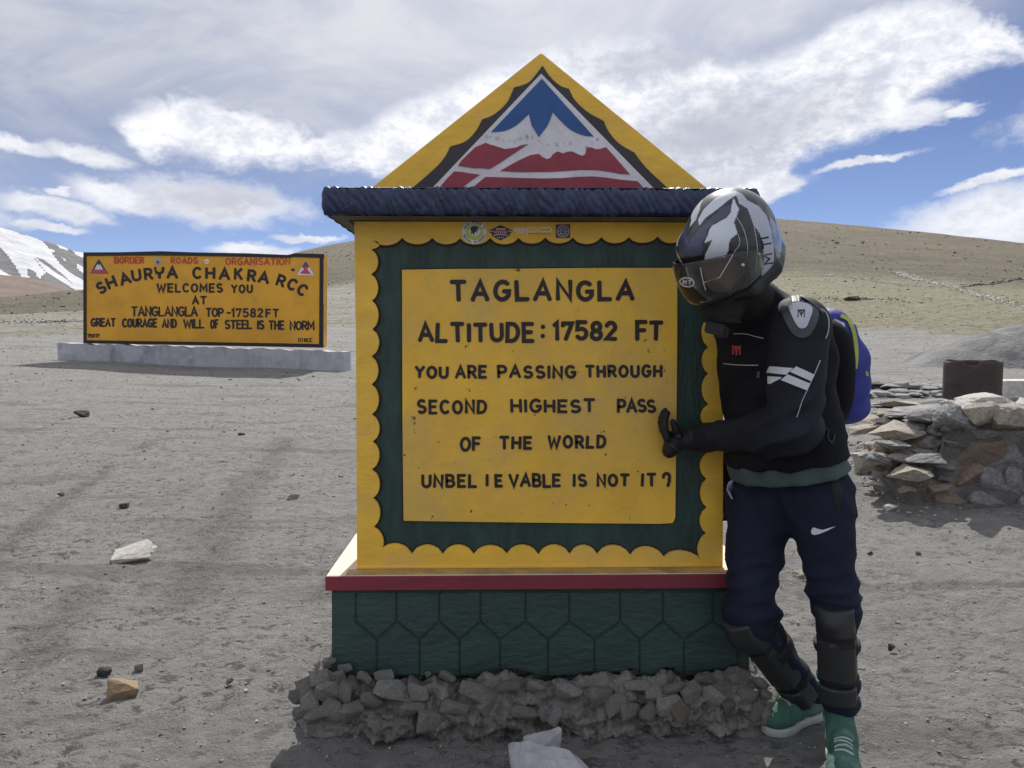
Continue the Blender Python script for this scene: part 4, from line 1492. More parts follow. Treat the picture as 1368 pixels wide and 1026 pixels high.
def wsol(name, polys, mat, lvl, parent=None):
    return bmo(name, FW.solid(polys, -0.002, 0.004 + lvl * 0.004), mat, parent or brd)


e1 = wsol('mountain_emblem', [[(132, 346), (144.5, 365.5), (120.5, 365)]], m_ink, 1)
wsol('emblem_snow', [[(126.5, 360), (129.5, 354.5), (131, 352.5), (132.4, 355.5), (133.8, 352.5), (136, 356.5), (139, 361)]], m_ewhite, 2, e1)
wsol('emblem_rock', [[(123.5, 359.8), (128.5, 360.5), (140, 359.6), (144, 365), (121, 364.6)]], m_pink, 3, e1)
e2 = wsol('pagoda_emblem', [[(408.5, 348), (420, 368), (396.8, 367.4)]], m_ewhite, 1)
wsol('emblem_dark_peak', [[(408.5, 348.6), (413.6, 357), (403.4, 357)]], m_ink, 2, e2)
wsol('emblem_figure', [[(408.2, 350), (409.6, 356), (411, 358), (411, 361), (414.5, 364), (414.5, 366), (402, 365.6), (402, 363.6), (405.8, 361), (405.8, 358), (407.2, 356)]], m_pink, 3, e2)
s1 = wsol('round_sticker', [disc(211, 349, 4.3, 4.8, 18)], m_sgrey, 1)
wsol('sticker_mark', [[(208.5, 349.5), (212, 348), (213.5, 351), (210.5, 352.6)]], m_plum, 2, s1)
s2 = wsol('round_sticker', [disc(276.2, 349.4, 2.8, 3.2, 14)], m_white, 1)
wsol('sticker_mark', [disc(276.2, 349.4, 1.1, 1.2, 8)], m_pink, 2, s2)
wsol('fallen_leaf_mark', [[(388.5, 359.6), (390, 358.4), (391.4, 359.4), (392.6, 358.2), (394.4, 360), (393, 362), (391, 362.6), (389.4, 361.4)]], m_ink, 1)
wsol('dark_stain', [disc(245, 466, 0.1, 0.1, 5)], m_ink, 1)

# plinth: rough masonry block, front faces as sections
pl0 = FW.pt(81, 470, 0.12)
pl1 = FW.pt(461, 480, 0.12)
Lp = (Vector((pl1.x, pl1.y, 0)) - Vector((pl0.x, pl0.y, 0))).length


def plinth():
    V, F = [], []
    NX, NZ, = 120, 8
    o0 = Vector((pl0.x, pl0.y, 0))
    secs = [('front', 0.12), ('top', None)]
    zt0, zt1 = FW.pt(81, 458.5, 0.12).z, FW.pt(461, 469.5, 0.12).z
    zb0, zb1 = FW.pt(81, 481.5, 0.12).z, FW.pt(461, 499, 0.12).z
    rows = []
    for i in range(NX + 1):
        t = i / NX
        p = o0 + tb * Lp * t
        zt = zt0 + (zt1 - zt0) * t + 0.012 * math.sin(t * 37) + 0.01 * math.sin(t * 91)
        zb_ = zb0 + (zb1 - zb0) * t - 0.25
        row = []
        for j in range(NZ + 1):
            s = j / NZ
            off = 0.02 * float(fbm(np.array([t * 40]), np.array([s * 5]), 3, 6)[0])
            row.append(p + nb * off + Vector((0, 0, zb_ + (zt - zb_) * s)))
        q = p - nb * 0.55
        row.append(q + Vector((0, 0, zt)))
        row.append(q + Vector((0, 0, zb_)))
        rows.append(row)
    n = NZ + 3
    for r in rows:
        V += [tuple(v) for v in r]
    for i in range(NX):
        for j in range(n):
            k = (j + 1) % n
            F.append((i * n + j, (i + 1) * n + j, (i + 1) * n + k, i * n + k))
    F.append(tuple(range(n))[::-1])
    F.append(tuple(NX * n + j for j in range(n)))
    me = bpy.data.meshes.new('plinth')
    me.from_pydata(V, [], F)
    link('plinth', me, m_bplinth, brd)


plinth()

# ------------------------------------------------------------------ stone wall on the right
def dist_at(px, py, dy):
    return at(px, py, dy)


wl = thing('stone_wall', (at(1320, 690, 2.9).x, 3.1, 0.1), 'broken mortared stone wall with rubble end, right of the rider', 'wall')
m_wmort = M('wall_mortar', (0.17, 0.165, 0.155), 0.95, 0.3, 6, 1.0, 30, col2=(0.12, 0.115, 0.11), c2=(0.45, 0.6), c2s=3, bd=0.02)
lib_w = [stone_lib(m_st[0], 'wg', True), stone_lib(m_st[1], 'ws', True), stone_lib(m_st[2], 'wb', True), stone_lib(m_st[3], 'wbuff', True), stone_lib(m_pale, 'wpale', True), stone_lib(m_red_st, 'wred', True)]
rw = random.Random(77)
WY = 2.9      # front plane of the wall


def wall_stone(px, py, w, h, Y=WY, li=0, dep=0.9, rz=0.0, ry=0.0, rx=0.0, parent=wl, idx=None):
    p = at(px, py, Y)
    s = (p - CAM).length / F_PX
    me = lib_w[li][(int(px * 7 + py * 3) if idx is None else idx) % 7]
    return put_rock('stone', me, p, (w * s * 1.12, w * s * dep, h * s * 1.15), (rx, ry, rz), parent)


# mortar body: front sheet profile with a stepped, broken left end; real thickness 0.55 m
FWl = Face((0, WY + 0.06, 0), (0, -1, 0))
prof = [(1222, 700), (1212, 662), (1216, 640), (1232, 636), (1236, 610), (1252, 600), (1262, 592), (1270, 566), (1290, 562), (1300, 556), (1330, 560), (1368, 562), (1460, 560), (1640, 556), (1640, 712)]
bm = FWl.solid([prof], -0.55, 0.0)
bmesh.ops.triangulate(bm, faces=bm.faces)
bmesh.ops.subdivide_edges(bm, edges=[e for e in bm.edges if e.calc_length() > 0.12], cuts=3, use_grid_fill=True)
bmesh.ops.triangulate(bm, faces=bm.faces)
for v in bm.verts:
    q = fbm(np.array([v.co.x * 5]), np.array([v.co.z * 7 + v.co.y * 3]), 4, 44)[0]
    v.co.y += q * 0.07
    v.co.z += q * 0.02
bmo('wall_mortar', bm, m_wmort, wl, True)
# face stones (set in the mortar)
for (x, y, w, h, li, ro) in [
        (1306, 606, 62, 40, 5, .1), (1350, 604, 42, 30, 1, 0), (1300, 635, 50, 26, 2, 0), (1248, 650, 44, 24, 2, .1), (1275, 668, 56, 24, 2, 0), (1330, 640, 46, 30, 1, 0), (1362, 640, 40, 34, 0, 0),
        (1320, 668, 54, 24, 1, 0), (1350, 688, 64, 16, 0, 0), (1290, 688, 60, 18, 1, 0), (1245, 674, 40, 22, 1, 0), (1310, 578, 50, 22, 1, 0), (1352, 578, 50, 20, 1, 0), (1400, 600, 60, 34, 0, 0),
        (1400, 640, 56, 34, 2, 0), (1390, 675, 60, 30, 0, 0), (1450, 610, 60, 36, 1, 0), (1450, 655, 60, 36, 2, 0), (1330, 656, 26, 10, 2, 0), (1268, 620, 24, 22, 1, 0), (1264, 640, 30, 20, 1, 0)]:
    wall_stone(x, y, w, h, WY + 0.10, li, 0.5, 0, ro)
# stepped rubble at the broken end
for (x, y, w, h, Y, li, ro) in [
        (1216, 631, 40, 22, 2.75, 3, 0), (1232, 612, 38, 12, 2.85, 0, -.05), (1203, 612, 26, 12, 2.9, 0, .1), (1190, 604, 52, 34, 3.3, 3, .1), (1218, 596, 50, 34, 3.35, 0, 0), (1198, 575, 48, 20, 3.15, 3, -.05),
        (1226, 572, 36, 18, 3.2, 0, .1), (1162, 572, 40, 16, 3.7, 3, -.25), (1172, 560, 46, 14, 3.8, 3, -.2), (1186, 561, 32, 12, 3.6, 4, .1), (1245, 556, 48, 22, 3.2, 1, .05), (1190, 552, 30, 14, 3.6, 3, 0),
        (1208, 540, 58, 10, 3.8, 3, .03), (1165, 543, 16, 4, 4.0, 1, 0), (1222, 548, 64, 9, 3.5, 0, -.12), (1246, 540, 30, 12, 3.6, 1, -.1), (1188, 543, 52, 7, 4.1, 3, .05), (1262, 560, 26, 16, 3.1, 1, 0),
        (1213, 656, 18, 14, 2.7, 2, .2), (1240, 590, 34, 22, 3.1, 0, 0), (1252, 575, 22, 20, 3.1, 0, .2), (1254, 600, 18, 30, 3.05, 1, 0), (1204, 590, 24, 16, 3.3, 0, 0), (1180, 590, 20, 14, 3.5, 3, 0)]:
    wall_stone(x, y, w * 1.12, h * 0.72, Y, li, 1.0, rw.uniform(-.4, .4), ro, rw.uniform(-.1, .1))
# capping stones
for (x, y, w, h, Y, li, ro) in [
        (1266, 556, 46, 24, 2.95, 1, 0), (1285, 560, 30, 22, 3.0, 1, .1), (1312, 553, 34, 26, 2.92, 3, 0), (1344, 557, 46, 28, 2.9, 3, .05), (1364, 552, 30, 16, 3.1, 0, 0), (1390, 558, 40, 26, 2.95, 3, 0), (1425, 556, 40, 24, 2.95, 0, 0),
        (1273, 541, 26, 10, 3.3, 4, .1), (1303, 536, 44, 16, 3.3, 4, -.12), (1285, 540, 24, 12, 3.2, 4, -.3), (1298, 545, 34, 10, 3.1, 4, 0), (1326, 545, 30, 12, 3.2, 4, .15), (1345, 541, 30, 12, 3.3, 4, .3),
        (1358, 545, 24, 10, 3.2, 3, 0), (1334, 538, 20, 10, 3.5, 4, 0), (1372, 540, 26, 12, 3.4, 4, 0), (1400, 542, 36, 12, 3.4, 4, 0), (1440, 540, 36, 14, 3.4, 3, 0), (1262, 570, 12, 9, 2.9, 1, 0)]:
    wall_stone(x, y, w, h, Y, li, 1.0, rw.uniform(-.4, .4), ro)
# hidden core stones so the end reads as a heap
for k in range(90):
    x = rw.uniform(1165, 1275)
    Y = rw.uniform(2.9, 3.7)
    lo = ground_hit(x, 640)
    y = rw.uniform(565 + (1275 - x) * 0.2, 655 - (Y - 2.9) * 55)
    s = rw.uniform(10, 26)
    wall_stone(x, y, s * 1.25, s * .42, Y, rw.choice((0, 0, 1, 2, 3)), 1.0, rw.uniform(-1, 1), rw.uniform(-.3, .3))

# ------------------------------------------------------------------ rusty half drum
def drum():
    c = at(1298, 530, 5.1)
    zt = at(1298, 483, 4.85).z
    zb_ = gz(c.x, c.y) - 0.02
    rad = (at(1334, 500, 5.1) - at(1263.5, 500, 5.1)).length / 2 * 0.97
    root = thing('oil_drum', (c.x, c.y, zb_), 'rusty open oil drum with a torn rim standing behind the stone wall', 'drum')
    m_r = M('rusty_steel', (0.075, 0.05, 0.045), 0.75, 0.35, 6, 0.5, 40, col2=(0.055, 0.05, 0.05), c2=(0.42, 0.6), c2s=3, metal=0.2)
    bm = bmesh.new()
    n, m = 64, 30
    R_o, R_i = [], []
    for i in range(n):
        a = 2 * math.pi * i / n
        co, ci = [], []
        tear = 0.005 * math.sin(a * 3 + 1) + 0.003 * math.sin(a * 7) + (-0.035 if 3.9 < a < 4.4 else 0)
        for j in range(m + 1):
            t = j / m
            z = zb_ + (zt + tear - zb_) * t
            rr = rad * (1 + 0.012 * math.sin(a * 2 + 1) * t + 0.02 * math.exp(-((t - 0.66) / 0.018) ** 2) + 0.02 * math.exp(-((t - 0.33) / 0.018) ** 2))
            dent = -0.05 * math.exp(-((a - 4.75) / 0.32) ** 2 - ((t - 0.75) / 0.10) ** 2) - 0.03 * math.exp(-((a - 5.6) / 0.12) ** 2 - ((t - 0.6) / 0.1) ** 2)
            rr += dent * rad * 2 * 0.5
            if t < 0.75 and 3.14 < a < 3.8:
                rr -= 0.012
            co.append(bm.verts.new((c.x + rr * math.cos(a), c.y + rr * math.sin(a), z)))
            ci.append(bm.verts.new((c.x + (rr - 0.006) * math.cos(a), c.y + (rr - 0.006) * math.sin(a), z)))
        R_o.append(co)
        R_i.append(ci)
    for i in range(n):
        k = (i + 1) % n
        for j in range(m):
            bm.faces.new((R_o[i][j], R_o[k][j], R_o[k][j + 1], R_o[i][j + 1]))
            bm.faces.new((R_i[i][j], R_i[i][j + 1], R_i[k][j + 1], R_i[k][j]))
        bm.faces.new((R_o[i][m], R_o[k][m], R_i[k][m], R_i[i][m]))
    bmo('drum_shell', bm, m_r, root, True)


drum()

# pale dressed block at the right edge, behind the wall
pb = ground_hit(1372, 535)
cb = thing('concrete_block', (pb.x, pb.y, pb.z), 'pale squared block lying behind the wall at the right edge of the view', 'block')
s_ = (pb - CAM).length / F_PX
bmo('block_body', bevbox(pb.x - 26 * s_, pb.x + 60 * s_, pb.y, pb.y + 34 * s_, pb.z + 2 * s_, pb.z + 22 * s_, 0.012), m_pale, cb)
bmo('block_slab', bevbox(pb.x - 44 * s_, pb.x + 70 * s_, pb.y - 6 * s_, pb.y + 44 * s_, pb.z - 8 * s_, pb.z + 2 * s_ - 0.002, 0.008), m_st[0], cb)

# low ruined wall further back
lw = ground_hit(1210, 532)
low = thing('ruined_wall', (lw.x, lw.y, lw.z), 'low dark line of tumbled stones on the gravel behind the broken wall', 'wall')
lib_l = [stone_lib(m_dark, 'dk'), stone_lib(m_st[1], 'sl'), stone_lib(m_st[0], 'gr')]
for k in range(95):
    x = rw.uniform(1118, 1262)
    y = rw.choice((512, 516, 521, 527)) + rw.uniform(-2, 2)
    p = ground_hit(x, 520 if y < 519 else 531)
    d = (p - CAM).length
    s = d / F_PX
    w = rw.uniform(8, 26)
    h = rw.uniform(4, 9)
    put_rock('stone', rw.choice(lib_l[rw.choice((0, 1, 1, 1, 2, 2))]), (p.x, p.y + rw.uniform(-.1, .3), p.z + rw.uniform(0, 6) * s), (w * s, w * s, h * s), (rw.uniform(-.1, .1), rw.uniform(-.1, .1), rw.uniform(-.5, .5)), low)

# gravel mound on the far right
def mound():
    c = ground_hit(1400, 486)
    n, m = 90, 60
    V, F = [], []
    s = (c - CAM).length / F_PX
    rx, ry, h = 170 * s, 90 * s, 50 * s
    for i in range(n + 1):
        for j in range(m + 1):
            u, v = i / n * 2 - 1, j / m * 2 - 1
            x, y = c.x + u * rx, c.y + v * ry
            q = float(fbm(np.array([x * .9]), np.array([y * .9]), 4, 71)[0])
            r = math.hypot(u, v)
            hh = h * max(0, 1 - r ** 1.5 + q * 0.16)
            V.append((x, y, gz(x, y) - 0.05 + hh * (1 - 0.1 * q)))
    for i in range(n):
        for j in range(m):
            a = i * (m + 1) + j
            F.append((a, a + m + 1, a + m + 2, a + 1))
    mm = M('mound_gravel', (0.17, 0.168, 0.168), 0.95, 0.3, 1.5, 0.9, 9, col2=(0.12, 0.118, 0.12), c2=(0.5, 0.62), c2s=1.0, bd=0.06, spots=(0.4, 0.4, 0.38), spot_s=14, spot_t=(0.68, 0.74))
    o = npmesh('gravel_mound', V, F, mm, None, True)
    tag(o, kind='structure')


mound()

# ------------------------------------------------------------------ loose rocks on the ground
def loose(px, py, w, h, mat, key, label, name='rock', rz=0.3, sink=0.15, idx=None, fine=True, dep=0.8, tilt=(0, 0), group=None):
    p = ground_hit(px, py + h * 0.45)
    d = (p - CAM).length
    s = d / F_PX
    sz = (w * s, w * s * dep, h * s * 1.1)
    me = stone_lib(mat, key, fine)[(int(px + py) if idx is None else idx) % 7]
    o = put_rock(name, me, (p.x, p.y + sz[1] * 0.35, p.z + sz[2] * (0.5 - sink)), sz, (tilt[0], tilt[1], rz))
    tag(o, label, 'rock', group)
    return o


loose(160, 925, 32, 26, m_sand, 'sand', 'small orange sandstone rock casting a short shadow on the lower left gravel', idx=2)
loose(137, 899, 16, 11, m_dark, 'dk2', 'small dark stone just behind the orange sandstone rock', idx=1)
loose(175, 743, 48, 17, m_pale, 'pale', 'flat pale wedge-shaped stone lying on the gravel left of the monument', rz=0.25, tilt=(0.05, -0.22), idx=3)
loose(107, 554, 17, 9, m_dark, 'dk2', 'small black stone on the open gravel below the welcome board', idx=4)
loose(164, 676, 11, 6, m_dark, 'dk2', 'black pebble above the flat pale stone', idx=2)
loose(80, 661, 7, 4, m_dark, 'dk2', 'tiny black pebble near the left edge of the gravel', idx=5)
loose(391, 665, 16, 8, m_st[0], 'g2', 'small grey stone lying halfway between flat pale stone and monument', idx=3)
loose(322, 580, 9, 4, m_dark, 'dk2', 'small dark stone in front of the plinth shadow', idx=1)
loose(306, 911, 9, 8, m_st[3], 'b2', 'small buff pebble between sandstone rock and monument rubble', idx=1)
loose(184, 892, 10, 8, m_st[3], 'b2', 'small buff pebble right of the dark stone', idx=4)
loose(1160, 621, 34, 26, m_pale, 'pale', 'whitish rounded rock on the ground between backpack and broken wall', idx=1)
loose(1182, 645, 26, 16, m_st[0], 'g2', 'grey flat stone beside the whitish rounded rock', idx=2)
loose(1070, 769, 22, 9, m_st[3], 'b2', 'flat buff stone seen between the legs of the rider', idx=0)
loose(1192, 866, 8, 8, m_dark, 'dk2', 'small dark cube-like pebble on the gravel right of the rider', idx=6)
loose(1228, 739, 9, 4, m_st[1], 's2', 'small flat grey pebble below the wall shadow', idx=6)
loose(1163, 739, 8, 4, m_dark, 'dk2', 'small black pebble just right of the rider hip', idx=0)
loose(1152, 896, 8, 7, m_pale, 'pale', 'small pale pebble right of the knee guard', idx=5)
loose(1193, 680, 18, 8, m_pale, 'pale', 'flat pale chip below the broken wall end', idx=5)
# big slab-like white rock in the foreground, in two leaves
p = ground_hit(735, 1012)
s = (p - CAM).length / F_PX
def slab_rock(name, pts, th, seed, mat):
    """angular slab: outline in local metres, split into a thicker and a thinner leaf, broken edges"""
    rr3 = random.Random(seed)
    bm = bmesh.new()
    for (x, y, z) in pts:
        for s_ in (0, 1):
            bm.verts.new((x + rr3.uniform(-.004, .004), y + rr3.uniform(-.004, .004), z - s_ * th * rr3.uniform(.7, 1.2)))
    r0 = bmesh.ops.convex_hull(bm, input=bm.verts)
    bmesh.ops.delete(bm, geom=[g for g in r0['geom_interior'] if isinstance(g, bmesh.types.BMVert)], context='VERTS')
    bmesh.ops.triangulate(bm, faces=bm.faces)
    for _ in range(4):
        lg = [e for e in bm.edges if e.calc_length() > 0.012]
        if lg:
            bmesh.ops.subdivide_edges(bm, edges=lg, cuts=1)
            bmesh.ops.triangulate(bm, faces=bm.faces)
    from mathutils import noise as mn
    for v in bm.verts:
        q = mn.fractal(v.co * 22 + Vector((seed, 0, 0)), 0.7, 2.1, 5)
        st = mn.noise(Vector((v.co.x * 14 + v.co.y * 9, v.co.y * 30 - v.co.x * 12, v.co.z * 60)) + Vector((seed * 2, 0, 0)))
        v.co += v.co.normalized() * q * 0.004 + Vector((0, 0, round(st * 3) / 3 * 0.0045))
    bmesh.ops.recalc_face_normals(bm, faces=bm.faces)
    me = bpy.data.meshes.new(name)
    bm.to_mesh(me)
    bm.free()
    me.materials.append(mat)
    return me


m_fr = stonemat('foreground_rock', (0.42, 0.42, 0.44), (0.33, 0.33, 0.35), 0.2, 10)
def G0(px, py, z):
    d = ray(px, py)
    return CAM + d * ((z - CAM.z) / d.z)
o0 = G0(735, 1030, 0.0)
me = slab_rock('rock', [tuple(G0(px, py, z) - o0) for px, py, z in ((679, 994, .07), (705, 990, .115), (760, 1003, .10), (775, 1012, .07), (800, 1040, .04), (815, 1075, .02), (700, 1070, .04), (688, 1050, .03))], 0.05, 3, m_fr)
o = put_rock('rock', me, (o0.x, o0.y, 0.0), (1, 1, 1), (0, 0, 0))
tag(o, 'large pale angular rock at the bottom of the monument shadow', 'rock')
o0 = G0(720, 985, 0.0)
me = slab_rock('rock', [tuple(G0(px, py, z) - o0) for px, py, z in ((700, 985, .06), (722, 980, .075), (748, 971, .10), (751, 975, .10), (746, 998, .05), (720, 1002, .05), (698, 996, .04))], 0.03, 8, m_fr)
o = put_rock('rock', me, (o0.x, o0.y, 0.0), (1, 1, 1), (0, 0, 0))
tag(o, 'thin pale slab leaning behind the large foreground rock', 'rock')
# dark tuft of rocks on the hillside
pr = ground_hit(1138, 401)
o = put_rock('rock', stone_lib(m_dark, 'dk2', True)[0], (pr.x, pr.y, pr.z + 0.1), (1.4, 0.9, 0.4), (0, 0, 0.3))
tag(o, 'dark boulder on the hillside right of the rider shoulder', 'rock')

# ------------------------------------------------------------------ scattered pebbles and rubble lines (real geometry, uncountable)
def pebble_cloud(name, spots, mats, seed, label=None):
    """spots: array of x, y, z, size, flat"""
    base = []
    for i in range(6):
        me = rock_mesh('p', seed + i, 9, 1.0)
        bm = bmesh.new()
        bm.from_mesh(me)
        bmesh.ops.triangulate(bm, faces=bm.faces)
        v = np.array([tuple(q.co) for q in bm.verts])
        f = np.array([[q.index for q in fc.verts] for fc in bm.faces])
        bm.free()
        bpy.data.meshes.remove(me)
        base.append((v, f))
    r = np.random.RandomState(seed)
    VV, FF, MI = [], [], []
    off = 0
    for (x, y, z, s, fl) in spots:
        v, f = base[r.randint(6)]
        a = r.uniform(0, 2 * math.pi)
        ca, sa = math.cos(a), math.sin(a)
        k = np.array([s, s * r.uniform(0.6, 1.0), s * fl])
        q = v * k
        q = np.c_[q[:, 0] * ca - q[:, 1] * sa, q[:, 0] * sa + q[:, 1] * ca, q[:, 2]] + (x, y, z + s * fl * 0.25)
        VV.append(q)
        FF.append(f + off)
        MI.append(np.full(len(f), r.choice(len(mats), p=[m[1] for m in mats])))
        off += len(v)
    o = npmesh(name, np.concatenate(VV), np.concatenate(FF), None, None, False)
    for m, _ in mats:
        o.data.materials.append(m)
    o.data.polygons.foreach_set('material_index', np.concatenate(MI).astype(np.int32))
    tag(o, kind='stuff')
    return o


m_peb = [stonemat('pebble_grey', (0.27, 0.265, 0.255), (0.22, 0.215, 0.21)), stonemat('pebble_pale', (0.46, 0.45, 0.42), (0.40, 0.39, 0.37)), stonemat('pebble_dark', (0.11, 0.105, 0.105), (0.15, 0.145, 0.14)), stonemat('pebble_tan', (0.34, 0.28, 0.21), (0.3, 0.26, 0.2))]
r = np.random.RandomState(12)
N = 24000
az = r.uniform(-0.72, 0.72, N)
rr_ = 1.55 * (70 / 1.55) ** (r.uniform(0, 1, N) ** 1.25)
xs, ys = CAM.x + rr_ * np.sin(az), CAM.y + rr_ * np.cos(az)
zs = ground_z(xs, ys)
sz = (0.0022 + 0.0026 * r.exponential(1.0, N)) * (0.6 + 0.42 * rr_) * 0.62
sz = np.minimum(sz, np.where(rr_ > 20, 0.0026, 0.006) * rr_)
keep = ~((xs > BX0 - 0.1) & (xs < BX1 + 0.1) & (ys > -0.14) & (ys < 0.62))
pebble_cloud('pebbles', np.c_[xs, ys, zs, sz, r.uniform(0.25, 0.75, N)][keep], [(m_peb[0], .60), (m_peb[1], .20), (m_peb[2], .12), (m_peb[3], .08)], 5)


def stone_line(name, pts, n, wid, size, mats, seed):
    q = [ground_hit(x, y) for x, y in pts]
    seg = [(b - a).length for a, b in zip(q[:-1], q[1:])]
    L = sum(seg)
    rr2 = np.random.RandomState(seed)
    sp = []
    for k in range(n):
        t = rr2.uniform(0, L)
        i = 0
        while i < len(seg) - 1 and t > seg[i]:
            t -= seg[i]
            i += 1
        c = q[i].lerp(q[i + 1], t / seg[i])
        x, y = c.x + rr2.normal(0, wid), c.y + rr2.normal(0, wid)
        d = math.hypot(x - CAM.x, y - CAM.y)
        sp.append((x, y, gz(x, y), size * d * rr2.uniform(.4, 1.6), rr2.uniform(.4, .8)))
    return pebble_cloud(name, sp, mats, seed)


stone_line('rubble_track', [(1202, 364), (1225, 374), (1260, 381), (1300, 393), (1340, 403), (1380, 411), (1460, 428)], 2400, 0.40, 0.0019, [(m_pale, .7), (m_st[3], .3)], 31)
stone_line('rubble_track', [(1046, 369), (1110, 368), (1150, 373), (1210, 382), (1275, 384)], 1300, 0.35, 0.0013, [(m_pale, .6), (m_st[3], .4)], 32)
stone_line('rubble_bank', [(1282, 383), (1310, 380), (1345, 375), (1380, 370), (1460, 362)], 1800, 0.25, 0.0018, [(m_dark, .6), (m_st[3], .4)], 33)
stone_line('hillside_rubble', [(1092, 399), (1130, 401), (1160, 399), (1182, 401)], 260, 1.0, 0.0016, [(m_dark, .6), (m_st[3], .4)], 34)
stone_line('plain_rubble', [(0, 431), (60, 429), (112, 430)], 300, 1.4, 0.0016, [(m_dark, .6), (m_st[1], .4)], 35)
stone_line('wall_foot_rubble', [(1150, 590), (1180, 650), (1215, 672), (1260, 702)], 240, 0.12, 0.004, [(m_peb[0], .5), (m_peb[1], .5)], 36)

# scrub and scree scattered over the hillside
r = np.random.RandomState(99)
N = 15000
az = r.uniform(-0.75, 0.75, N)
rr_ = 40 * (400 / 40.0) ** r.uniform(0, 1, N)
xs, ys = CAM.x + rr_ * np.sin(az), CAM.y + rr_ * np.cos(az)
dens = fbm(xs / 14, ys / 14, 4, 55)
keep = dens > -0.12
m_scrub = M('dry_scrub', (0.085, 0.080, 0.045), 0.95, 0.3, 0.5, 0.5, 4)
pebble_cloud('hillside_scrub', np.c_[xs, ys, ground_z(xs, ys, False) - 0.02, rr_ * (0.0006 + 0.0007 * r.exponential(1.0, N)), r.uniform(0.3, 0.6, N)][keep], [(m_scrub, .55), (m_st[3], .25), (m_dark, .20)], 57)

